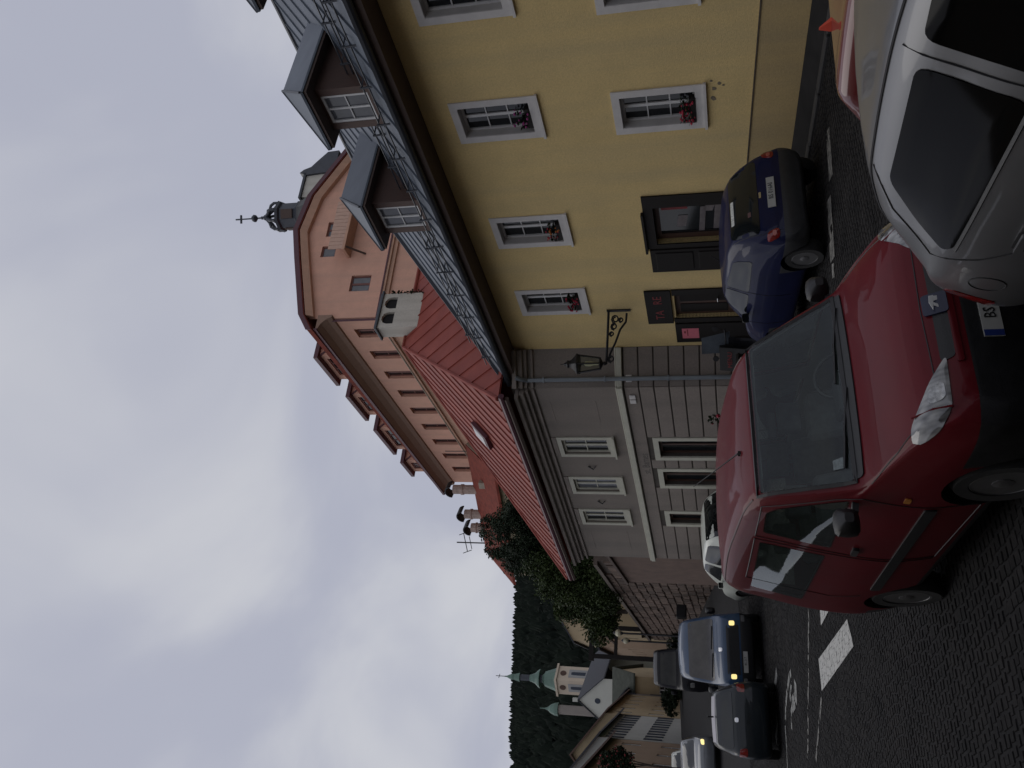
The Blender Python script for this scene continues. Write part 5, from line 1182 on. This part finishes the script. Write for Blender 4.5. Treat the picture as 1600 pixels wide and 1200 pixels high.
for sd_, d in ((1, 'left'), (-1, 'right')):
    gc.patch('headlamp', [(sd_ * .48, .64), (sd_ * .70, .64), (sd_ * .70, .78), (sd_ * .5, .76)], 'front', LAMP_ON if sd_ < 0 else LENS, off=.012, fil=.05); gc.patch('side_window', [(1.4, 1.02), (3.4, 1.05), (3.2, 1.38), (1.8, 1.42)], d, CGLASS)
p0 = pix(1066, 1196, 47); ps, pn = sn(p0)
gc2 = Car('white_parked_car', 'pale car parked behind the grey car by the left houses', ps, pn, (1, .18), [q for q in ST], P_WHITE, (.75, 3.2), .29, sub=3, dxs=.2)
gc2.patch('windscreen', [(-.66, 1.02), (.66, 1.02), (.57, 1.44), (-.57, 1.44)], 'front', CGLASS)

# ================================================================== RETAINING WALL, GARDEN, VEGETATION
A_ = pix(1107, 884, 36.5); B_ = pix(1088, 1003, 60)
A_.z = GW(A_.x, A_.y); B_.z = GW(B_.x, B_.y)
rdir = Vector((B_.x - A_.x, B_.y - A_.y, 0)); RL = rdir.length; T_R = place(A_.x, A_.y, math.degrees(math.atan2(rdir.y, rdir.x)))
rw_ = empty('rubble_wall', Matrix.Translation(A_), 'tall brown rubble stone retaining wall beyond the grey house', 'wall')
def wtop(x): return A_.z + 5.0 + (B_.z + 2.3 - A_.z - 5.0) * (x / RL)
def wbot(x): return A_.z + (B_.z - A_.z) * x / RL - .5
m = MB(T_R); m.poly([(0, -.05, wbot(0)), (RL, -.05, wbot(RL)), (RL, -.05, wtop(RL)), (0, -.05, wtop(0))], (0, -.8, 0)); m.build('mortar_core', MORTAR, rw_)
random.seed(21); x = 0; stones = 0
zrow = 0
rows_ = 0
z = wbot(0) + .45
rowh = .38; rest = MB(T_R)
while z < wtop(0):
    x = random.uniform(-.6, 0); hh = rowh * random.uniform(.85, 1.1)
    while x < RL:
        l = random.uniform(.35, .95)
        x0, x1 = max(0, x), min(RL, x + l); xm = (x0 + x1) / 2
        if wbot(xm) - .1 < z and z + hh < wtop(xm) + .1 and x1 - x0 > .2:
            d = random.uniform(.0, .035); g = .006; j = lambda: random.uniform(-.045, .045)
            a, b, c, e = (x0 + g + j(), z + g + j()), (x1 - g + j(), z + g + j()), (x1 - g + j(), z + hh - g + j()), (x0 + g + j(), z + hh - g + j())
            m = MB(T_R) if stones < 299 and xm < RL * .62 else rest; cx, cz = xm, z + hh / 2
            q = [(p[0], -.06, p[1]) for p in (a, b, c, e)] + [(p[0] + (cx - p[0]) * .18, d, p[1] + (cz - p[1]) * .22) for p in (a, b, c, e)]
            m.add(q, [(4, 5, 6, 7), (0, 1, 5, 4), (1, 2, 6, 5), (2, 3, 7, 6), (3, 0, 4, 7)]); 
            if m is not rest: m.build('stone', RUBBLE, rw_, fixn=False); stones += 1
        x += l
    z += hh
tag(rest.build('stones', RUBBLE, rw_, fixn=False), kind='stuff')
MB(T_R).bar((0, -.35, wtop(0) + .06), (RL, -.35, wtop(RL) + .06), .95, .16).build('coping', MORTAR, rw_)
# brown side wall and lean-to beside the grey house
sw = T_G @ Vector((8.9, -.9, 0))
lt = empty('lean_to_wall', place(sw.x, sw.y, 112, GW(sw.x, sw.y)), 'dark brown plastered yard wall between grey house and rubble wall', 'wall')
T = place(sw.x, sw.y, 112); MB(T).box(0, 8.6, -.5, 0, GW(sw.x, sw.y) - 1, 4.55).build('plaster', mat('brown_plaster', (.13, .085, .065), .9, .25, 2, .4), lt)
MB(T).box(-.05, 8.7, -.6, .10, 4.56, 4.66).build('coping', SOFFIT, lt); MB(T).box(2.2, 3.3, -.02, .05, 1.2, 2.5).build('dark_hatch', IRON, lt)
tag(sheet('garden_slope', [29, 34, 40, 48, 56, 66, 80], [17, 20, 24, 30, 40, 60], 0, mat('garden_grass', (.03, .05, .02), .95, .4, .8), lambda s, n: 5.2 + .10 * (s - 29) * .5 + .22 * (n - 17)), kind='structure')

def tree(name, label, base, h, clumps, mt, n, size, seed, trunk_r=.14, blossoms=None, cat='tree', group=None, needle=False, trunk_to=None):
    """tapered trunk, limbs to every clump, leaf faces spread through the clumps"""
    random.seed(seed); base = Vector(base)
    e = empty(name, Matrix.Translation(base), label, cat, group)
    m = MB(); tp = base + Vector((0, 0, h * .75))
    m.tube([base - Vector((0, 0, .3)), base.lerp(tp, .35) + Vector((random.uniform(-.1, .1), random.uniform(-.1, .1), 0)), base.lerp(tp, .7), tp], [trunk_r, trunk_r * .75, trunk_r * .5, trunk_r * .2], 7)
    m.build('trunk', BARK, e)
    m = MB(); c_all = []
    for (dx_, dy_, dz_, rx, rz) in clumps:
        c = base + Vector((dx_, dy_, dz_)); c_all.append((c, rx, rz)); a = base + Vector((0, 0, min(h * .7, max(.3, dz_ * .6)))); m.tube([a, a.lerp(c, .5) + Vector((0, 0, .1)), c], [trunk_r * .4, trunk_r * .25, .02], 5)
    m.build('limbs', BARK, e)
    m = MB(); tot = sum(r * r * z_ for _, r, z_ in c_all)
    for c, rx, rz in c_all:
        k = int(n * rx * rx * rz / tot)
        sub = [Vector((random.gauss(0, .5), random.gauss(0, .5), random.gauss(0, .5))) for _ in range(14)]
        for _ in range(k):
            q = random.choice(sub) + Vector((random.gauss(0, .22), random.gauss(0, .22), random.gauss(0, .22)))
            if q.length > 1.15: q = q.normalized() * random.uniform(.7, 1.15)
            p = c + Vector((q.x * rx, q.y * rx, q.z * rz)); l = size * random.uniform(.6, 1.3)
            t = Vector((random.uniform(-1, 1), random.uniform(-1, 1), random.uniform(-.8, .5))).normalized() * l
            if needle: t = (Vector((q.x, q.y, -.35)).normalized() + t / l * .5).normalized() * l
            b = t.cross(Vector((random.uniform(-1, 1), random.uniform(-1, 1), random.uniform(-1, 1)))).normalized() * l * (.28 if needle else .5)
            m.add([p - t * .5, p + b, p + t, p - b], [(0, 1, 2, 3)])
    m.build('crown', mt, e, fixn=False)
    if blossoms:
        m = MB()
        for _ in range(blossoms[1]):
            c, rx, rz = random.choice(c_all); q = Vector((random.gauss(0, 1), random.gauss(0, 1), random.gauss(0, 1))).normalized(); p = c + Vector((q.x * rx, q.y * rx, q.z * rz)) * random.uniform(.75, 1.1); r = blossoms[2] * random.uniform(.6, 1.3)
            m.lathe([(.005, -r), (r, 0), (.005, r)], 5, p)
        m.build('blossoms', blossoms[0], e)
    return e
p = pix(905, 905, 43); z0 = 6.6
tree('garden_shrub', 'large green shrub overhanging the rubble wall', (p.x, p.y, z0 - .6), 4.2, [(0, 0, 2.2, 1.25, 1.9), (-.7, .3, 1.2, 1.1, 1.3), (.6, .3, 3.4, .9, 1.2), (.2, -.3, .8, 1.3, 1.0), (.8, .2, 2.2, .9, 1.3), (-.5, -.2, 2.9, .8, 1.0)], LEAF, 24000, .085, 3)
p = pix(850, 838, 45)
tree('conifer', 'dark evergreen tree above the red roof ridge, right of the shrub', (p.x + .2, p.y, 6), 6.5, [(0, 0, 5.2, 1.6, 1.5), (1.1, .2, 5.0, 1.1, 1.2), (-.8, 0, 4.0, 1.4, 1.5), (.2, .2, 2.8, 1.8, 1.5), (.1, 0, 6.5, .8, .8), (1.8, 0, 4.4, .9, 1.0), (-1.4, 0, 5.4, .9, 1.0)], LEAF_D, 34000, .12, 8, needle=True)
p = pix(812, 868, 47)
tree('conifer', 'darker narrow evergreen tree standing below the television aerial', (p.x, p.y, 6), 8.2, [(0, 0, 5.2, 1.0, 1.5), (.3, 0, 6.6, .6, 1.0), (-.5, 0, 4.0, 1.0, 1.2), (.1, 0, 7.1, .28, .5), (.5, 0, 3.2, 1.0, 1.2)], LEAF_D, 20000, .12, 9, needle=True)
p = pix(855, 950, 52)
tree('garden_tree', 'yellowish green leafy tree left of the large shrub', (p.x, p.y, 7), 4.0, [(0, 0, 2.4, 1.3, 1.4), (-.8, 0, 1.4, 1.1, 1.1), (.8, 0, 2.8, 1.0, 1.0), (0, 0, .8, 1.3, 1.0)], LEAF, 14000, .11, 12)
p = pix(950, 1190, 47)
pz = GW(p.x, p.y)
tree('blossoming_tree', 'small tree with red blossoms in front of the left houses', (p.x, p.y, pz), p.z - pz + .8, [(0, 0, p.z - pz, .5, .55), (.3, 0, p.z - pz - .5, .5, .5), (-.4, 0, p.z - pz - .3, .45, .5), (0, 0, p.z - pz - 1.0, .55, .5)], LEAF_D, 6000, .075, 14, trunk_r=.09, blossoms=(mat('blossom_dull', (.22, .03, .03), .7, .4, 9), 120, .05))
for i, (px_, py_, d, lb) in enumerate(((1046, 1090, 66, 'dark low bush beside the far left houses'), (1040, 1010, 56, 'low dark hedge bush at the foot of the rubble wall'))):
    p = pix(px_, py_, d); z0 = GW(p.x, p.y)
    tree('hedge_bush', lb, (p.x, p.y, z0), max(1.2, p.z - z0), [(0, 0, .8, .6, .6), (.7, .3, .6, .6, .5), (-.8, 0, .7, .5, .5), (.2, 0, .4, .8, .5), (-.4, 0, 1.2, .35, .4)], LEAF_D, 8000, .09, 30 + i, cat='bush')
# rose and cabinets by the grey house
p = pix(1118, 664, 19.2)
z0 = GW(p.x, p.y) + .12
tree('rose_bush', 'thin rose bush with red blossoms against the grey house', (p.x, p.y, z0), 1.3, [(0, 0, .9, .2, .3), (.12, 0, 1.2, .12, .2), (-.1, 0, .5, .2, .3)], LEAF_D, 420, .05, 41, trunk_r=.015, blossoms=(FLOWER, 9, .045), cat='bush')
p = T_G1 @ Vector((.35, .25, 0)); z0 = GW(p.x, p.y) + .1
T = T_G @ Matrix.Translation((.75, .13, 0))
cab = empty('meter_cabinet', T @ Matrix.Translation((0, 0, z0)), 'small beige meter cabinet standing against the grey house', 'cabinet')
MB(T).box(-.22, .22, -.10, .12, z0, z0 + .85).build('case', CONC, cab, bevel=.01); MB(T).box(-.18, .18, .121, .13, z0 + .1, z0 + .78).build('door', CONC, cab, bevel=.004); MB(T).tube([(.1, .13, z0 + .62), (.1, .17, z0 + .62)], .03, 8).build('knob', WHITE_T, cab)
# menu board
p = pix(1128, 568, 18.6); z0 = GW(p.x, p.y) + .1; T = place(p.x, p.y, 150, 0)
mbd = empty('menu_board', T @ Matrix.Translation((0, 0, z0)), 'black menu board with red writing beside the downpipe', 'sign')
MB(T).poly([(-.26, .0, z0), (.26, .0, z0), (.26, -.22, z0 + 1.12), (-.26, -.22, z0 + 1.12)], (0, .03, 0)).build('board', BLACKP, mbd); MB(T).poly([(-.26, -.5, z0), (.26, -.5, z0), (.26, -.26, z0 + 1.12), (-.26, -.26, z0 + 1.12)], (0, -.03, 0)).build('rear_board', BLACKP, mbd)
FT = T @ Matrix.Translation((0, -.11 + .034, z0 + .62)) @ Matrix.Rotation(R(11), 4, 'X') @ Matrix(((-1, 0, 0, 0), (0, 0, 1, 0), (0, 1, 0, 0), (0, 0, 0, 1)))
text('MENU', .13, FT @ Matrix.Translation((0, .3, 0)), REDP, mbd); text('DNES', .12, FT @ Matrix.Translation((0, .12, 0)), REDP, mbd)
# scooter parked at the corner
p = pix(1112, 556, 18.3); z0 = GW(p.x, p.y) + .12; T = place(p.x, p.y, 60, z0)
sco = empty('motor_scooter', T, 'dark motor scooter with grey windshield parked at the corner of the grey house', 'scooter')
for xx in (-.6, .6):
    w = MB(T).lathe([(.12, -.05), (.24, -.05), (.26, -.02), (.26, .02), (.24, .05), (.12, .05)], 20, (xx, 0, .26), 'y').build('wheel', TYRE, sco, smooth=True)
    MB(T).lathe([(.12, -.04), (.12, .04)], 14, (xx, 0, .26), 'y').build('rim', RIM, w)
m = MB(T)
pr = [(-.85, .55, .12), (-.6, .68, .16), (-.2, .70, .17), (-.05, .45, .17), (.3, .32, .17), (.42, .5, .18), (.5, .85, .17), (.62, .95, .10)]
vv = []
for x_, z_, w_ in pr: vv += [(x_, -w_, z_ - .22), (x_, w_, z_ - .22), (x_, w_ * .8, z_), (x_, -w_ * .8, z_)]
m.add(vv, [(4 * i + j, 4 * i + (j + 1) % 4, 4 * i + 4 + (j + 1) % 4, 4 * i + 4 + j) for i in range(len(pr) - 1) for j in range(4)] + [(3, 2, 1, 0), (28, 29, 30, 31)])
m.build('body', P_BLK, sco, smooth=True)
MB(T).box(-.75, -.1, -.13, .13, .702, .80).build('seat', PLAST, sco, bevel=.04)
MB(T).tube([(.55, -.32, 1.02), (.50, -.1, 1.0), (.50, .1, 1.0), (.55, .32, 1.02)], .018, 6).build('handlebar', PLAST, sco)
m = MB(T); n = 8; vv = []
for i in range(6):
    for k in range(n + 1):
        a = (k / n - .5) * 2.2; vv.append((.62 - .03 * i + .10 * (math.cos(a) - 1), .27 * math.sin(a) * (1 - .05 * i), .92 + i * .11))
m.add(vv, [(i * (n + 1) + k, i * (n + 1) + k + 1, (i + 1) * (n + 1) + k + 1, (i + 1) * (n + 1) + k) for i in range(5) for k in range(n)]); m.build('windshield', mat('scooter_shield', (.13, .15, .17), .25, .2, 4), sco, smooth=True, fixn=False)
for sg in (-1, 1): MB(T).lathe([(.002, -.012), (.06, -.01), (.06, .01), (.002, .012)], 10, (.5, sg * .34, 1.2), 'x').tube([(.52, sg * .3, 1.02), (.5, sg * .34, 1.15)], .008, 5).build('mirror', PLAST, sco)
MB(T).lathe([(.07, 0), (.06, .04), (.01, .05)], 10, (.66, 0, .80), 'x').build('headlamp', LENS, sco)

# ------------------------------------------------------------------ globe lamps and the wrought sign beyond the wall
for i, (px_, py_, d, lb) in enumerate(((966, 989, 47, 'cream globe street lamp, the nearer of the pair past the rubble wall'), (978, 1001, 53, 'cream globe street lamp, the farther of the pair past the rubble wall'))):
    p = pix(px_, py_, d); z0 = GW(p.x, p.y); T = Matrix.Translation((p.x, p.y, 0))
    e = empty('globe_lamp', T @ Matrix.Translation((0, 0, z0)), lb, 'street lamp', 'globe street lamps')
    MB(T).lathe([(.14, z0), (.12, z0 + .5), (.06, z0 + .6), (.045, p.z - .25), (.09, p.z - .2), (.09, p.z - .15)], 10).build('post', IRON, e)
    MB(T).lathe([(.05, p.z - .16), (.15, p.z - .10), (.19, p.z), (.15, p.z + .11), (.05, p.z + .17), (.002, p.z + .18)], 14).build('globe', LAMP_W, e, smooth=True)
    MB(T).lathe([(.12, p.z + .14), (.06, p.z + .22), (.01, p.z + .28)], 10).build('cap', IRON, e)
p = pix(960, 1004, 58); z0 = GW(p.x, p.y); T = place(p.x, p.y, 20)
gt = empty('timber_portal', T @ Matrix.Translation((0, 0, z0)), 'dark timber entrance portal behind the globe lamps', 'portal')
for xx in (-.9, .9): MB(T).box(xx - .14, xx + .14, -.14, .14, z0 - .3, p.z + 1.3).build('post', DARKWOOD, gt)
MB(T).box(-1.2, 1.2, -.16, .16, p.z + 1.301, p.z + 1.6).build('lintel', DARKWOOD, gt); MB(T).box(-1.0, 1.0, -.1, .1, p.z - .2, p.z + .0).build('crossbeam', DARKWOOD, gt)
p = pix(1066, 957, 43); T = place(p.x, p.y, 30); bx_ = empty('wall_box', T @ Matrix.Translation((0, 0, p.z - .2)), 'small black wall box fixed to the rubble wall', 'box')
MB(T).box(-.3, .3, -.3, .1, p.z - .2, p.z + .25).build('case', IRON, bx_, bevel=.02); MB(T).box(-.26, .26, -.33, -.301, p.z - .15, p.z + .2).build('lid', IRON, bx_)
# ------------------------------------------------------------------ houses on the right side of the far street
def rowwins(L, zb, n, floors, w=.9, h=1.4, z0=1.0, fl=3.0, sh=None):
    st_ = L / n
    return [(st_ * (i + .5) - w / 2, st_ * (i + .5) + w / 2, zb + z0 + f * fl, zb + z0 + f * fl + h) + ((sh,) if sh else ()) for i in range(n) for f in range(floors)]
for nm, px_, py_, d, rot, L, D, ze, zr, wm_, rm_, lb, nw in (
    ('ochre_house', 1040, 984, 74, 112, 9, 7, 6.5, 9.0, FAR_Y, BROWN_R, 'ochre house just past the rubble wall behind the globe lamps', 3),
    ('cream_street_house', 1036, 1016, 92, 110, 14, 8, 8.0, 10.5, FAR_P, FAR_R, 'pale peach street house with grey roof behind the ochre house', 4),
    ('yellow_street_house', 1040, 1060, 105, 10, 8, 8, 5.2, 8.0, FAR_Y, mat('dull_green_roof', (.07, .075, .062), .9, .25, 2, spec=.1), 'small yellow house with dull grey green roof closing the street', 3)):
    p = pix(px_, py_, d); zb = GW(p.x, p.y)
    simple_house(nm, lb, p.x, p.y, rot + (180 if rot < 90 else 0), L, D, zb, zb + ze, zb + zr, wm_, rm_, rowwins(L, zb, nw, 2 if ze > 5.5 else 1, .8, 1.2), .4)
# ------------------------------------------------------------------ unseen houses added across the street to cut the sky light
for i, (a, L, ze, zr, lb) in enumerate(((20, 17, 9.2, 12.5, 'beige house added across from the yellow house to cut the sky light, outside the picture'), (2.7, 17, 8.8, 12.0, 'grey house added behind the viewer to cut the sky light, outside the picture'), (-14.6, 15, 8.0, 11.0, 'last house of the row added behind the viewer to cut the sky light, outside the picture'))):
    o = W(a, -3.2); zb = G(a - L, -3.2) - .2
    simple_house('added_opposite_house', lb, o.x, o.y, 121.8 + 180, L, 9, zb, zb + ze, zb + zr, (CONC, GREY_W, FAR_O)[i], BROWN_R, rowwins(L, zb + .4, 6, 2, .9, 1.4), .5, group='added houses behind the viewer')
# ------------------------------------------------------------------ row of houses on the left
LA, LB = Vector((-25.6, 58, 0)), Vector((-39.6, 122, 0)); ld = LA - LB; LL = ld.length; lrot = math.degrees(math.atan2(ld.y, ld.x)); ld.normalize()
SHUT = mat('dark_shutter', (.035, .045, .065), .7, .2, 4)
def left_house(name, a, b, eave, ridge, wm_, lb, nw, fl, rm_, shutters=None, D=8):
    o = LB + ld * a; o2 = LB + ld * b; zb = min(GW(o.x, o.y), GW(o2.x, o2.y)); zt = (GW(o.x, o.y) + GW(o2.x, o2.y)) / 2
    wins = rowwins(b - a, zt, nw, fl, .95, 1.5, 1.1, 3.1)
    e = simple_house(name, lb, o.x, o.y, lrot, b - a, D, zb, zt + eave, zt + ridge, wm_, rm_, wins, .55)
    T = place(o.x, o.y, lrot)
    if shutters:
        for w in wins:
            for x0, x1 in ((w[0] - .5, w[0] - .03), (w[1] + .03, w[1] + .5)): MB(T).box(x0, x1, .01, .06, w[2], w[3]).build('shutter', shutters, e)
    return e
left_house('peach_row_house', LL - 16, LL + 6, 6.9, 10.2, FAR_P, 'peach house nearest on the left side with long dark eave', 6, 2, BROWN_R)
left_house('pale_row_house', LL - 30, LL - 16.3, 6.3, 9.5, mat('far_white', (.50, .50, .46), .9, .08, .6), 'pale house with dark shutters in the left row', 5, 2, FAR_R, SHUT)
left_house('sand_row_house', LL - 46, LL - 30.3, 6.6, 9.8, FAR_Y, 'sand coloured house in the middle of the left row', 5, 2, BROWN_R)
left_house('grey_row_house', 0, LL - 46.3, 5.6, 8.6, FAR_O, 'grey beige house at the far end of the left row', 6, 2, FAR_R, SHUT)
# ------------------------------------------------------------------ church and tower
p = pix(945, 1131, 140); q = pix(905, 1098, 140)
chu = simple_house('white_church', 'white gabled church hall with steep dark roof below the tower', p.x, p.y, 82, 16, 7.4, p.z - 8, p.z, q.z, FAR_WH, FAR_R, [], .3, cat='church', base_extra=10)
T = place(p.x, p.y, 82); gz_ = (p.z + q.z) / 2 - 1
m = MB(T); m.lathe([(.45, -.05), (.45, .02)], 14, (-.02, -3.7, gz_), 'x'); m.build('round_window', SHUT, chu)
MB(T).box(-.3, .1, -3.95, -3.45, q.z + .1, q.z + .9).build('gable_finial', FAR_WH, chu); MB(T).box(-.3, .2, .1, .6, p.z - .6, p.z + .9).build('pinnacle', FAR_WH, chu)
tp_ = pix(870, 1062, 175); T = place(tp_.x, tp_.y, 62)
tw = empty('church_tower', T @ Matrix.Translation((0, 0, tp_.z - 22)), 'cream church tower with green copper domes against the wooded hill', 'tower')
z1 = tp_.z; h = 1.85
MB(T).box(-h, h, -h, h, z1 - 24, z1 - .45).build('shaft', FAR_W, tw); MB(T).box(-h - .25, h + .25, -h - .25, h + .25, z1 - 7.2, z1 - 6.8).build('string_course', FAR_W, tw); MB(T).box(-h - .35, h + .35, -h - .35, h + .35, z1 - .44, z1 - .05).build('cornice', FAR_W, tw)
PAN = mat('grey_panel', (.36, .36, .35), .9, .1, 1)
for k in range(4):
    Tk = T @ Matrix.Rotation(k * math.pi / 2, 4, 'Z')
    MB(Tk).box(-1.0, 1.0, h + .002, h + .06, z1 - 6.2, z1 - 2.6).build('panel', PAN, tw); MB(Tk).box(-.95, .95, h + .002, h + .06, z1 - 12, z1 - 8.0).build('panel', PAN, tw)
    a = MB(Tk); a.poly([(-.4, h + .03, z1 - 5.9), (.4, h + .03, z1 - 5.9), (.4, h + .03, z1 - 3.6), (.3, h + .03, z1 - 3.1), (-.3, h + .03, z1 - 3.1), (-.4, h + .03, z1 - 3.6)], (0, .06, 0)); a.build('bell_opening', SHUT, tw)
    MB(Tk).lathe([(.6, h), (.6, h + .12)], 16, (0, 0, z1 - 1.5), 'y').build('clock_face', BROWN_R, tw)
k_ = 175 * .000725
MB(T @ Matrix.Rotation(math.pi / 8, 4, 'Z')).lathe([(2.29, z1 - .04), (2.04, z1 + .5), (1.70, z1 + 1.5), (1.41, z1 + 2.3), (0.89, z1 + 2.6), (0.81, z1 + 2.8)], 8).build('lower_dome', COPPER, tw)
MB(T).lathe([(0.81, z1 + 2.81), (0.78, z1 + 3.6)], 8).build('lantern_neck', METAL_D, tw)
MB(T @ Matrix.Rotation(math.pi / 8, 4, 'Z')).lathe([(1.85, z1 + 3.3), (1.63, z1 + 3.7), (1.04, z1 + 4.3), (0.70, z1 + 5.1), (0.67, z1 + 5.4)], 8).build('middle_dome', COPPER, tw)
MB(T).lathe([(0.63, z1 + 5.41), (0.63, z1 + 7.4)], 8).build('upper_lantern', METAL_D, tw)
MB(T).lathe([(0.93, z1 + 7.41), (0.78, z1 + 7.9), (0.59, z1 + 8.6), (0.63, z1 + 9.0), (0.37, z1 + 9.7), (0.15, z1 + 10.1), (0.11, z1 + 10.6)], 8).build('upper_dome', COPPER, tw)
MB(T).tube([(0, 0, z1 + 10.5), (0, 0, z1 + 12.4)], .07, 5).tube([(-.5, 0, z1 + 11.7), (.5, 0, z1 + 11.7)], .07, 5).build('cross', METAL_D, tw)
p = pix(868, 1108, 168); T = Matrix.Translation((p.x, p.y, 0))
ot = empty('onion_turret', Matrix.Translation((p.x, p.y, p.z - 9)), 'small green onion turret left of the church tower', 'turret')
MB(T).lathe([(.85, p.z - 12), (.85, p.z - .6)], 8).build('drum', FAR_O, ot); MB(T).lathe([(1.25, p.z - .59), (1.15, p.z + .1), (.8, p.z + .9), (.35, p.z + 1.4), (.12, p.z + 2.0), (.06, p.z + 3.0)], 8).build('dome', COPPER, ot)
p = pix(880, 1000, 130); zb = p.z - 9
simple_house('hillside_house', 'long pale house on the slope right of the church tower', p.x, p.y, 110, 12, 8, zb, p.z - 1.5, p.z + 1.2, FAR_Y, FAR_R, rowwins(12, zb + 3, 4, 1), .4)
# ------------------------------------------------------------------ wooded hill
def hz(x, y):
    t = clamp((y - 230) / 680, 0, 1); base = 18 + (t ** .85) * 215
    return base + 12 * math.sin(x * .006) * t + 5 * math.sin(x * .021 + y * .01) * t + (x / -900) * 8 - (clamp(y - 910, 0, 900) * .25)
m = MB(); xs = rng(-900, 700, 40); ys = rng(200, 1300, 40); k = len(ys)
m.add([(x, y, hz(x, y)) for x in xs for y in ys], [(i * k + j, i * k + j + 1, (i + 1) * k + j + 1, (i + 1) * k + j) for i in range(len(xs) - 1) for j in range(k - 1)])
tag(m.build('hill', LEAF_F, fixn=False, smooth=True), kind='structure')
random.seed(77); m = MB()
def ftree(x, y, z, h, r):
    vv = []; n = 6
    for f, g in ((.12, .75), (.35, 1.0), (.62, .72), (.85, .35)):
        a0 = random.uniform(0, 1)
        for j in range(n): a = 2 * math.pi * j / n + a0; rr = r * g * random.uniform(.7, 1.2); vv.append((x + rr * math.cos(a), y + rr * math.sin(a), z + h * f * random.uniform(.93, 1.07)))
    vv.append((x, y, z + h))
    m.add(vv, [(i * n + j, i * n + (j + 1) % n, (i + 1) * n + (j + 1) % n, (i + 1) * n + j) for i in range(3) for j in range(n)] + [(18 + j, 18 + (j + 1) % n, 24) for j in range(n)])
for i in range(7000):
    y = 260 + 660 * random.random() ** .8; x = y * random.uniform(-.50, -.10)
    conif = random.random() < .5; h = random.uniform(7, 12) * (1.15 if conif else .85)
    ftree(x, y, hz(x, y) - 1, h, h * (.22 if conif else .42) * random.uniform(.8, 1.2))
tag(m.build('forest', LEAF_F, fixn=False), 'dark green mixed forest covering the hill behind the town', 'forest', kind='stuff')
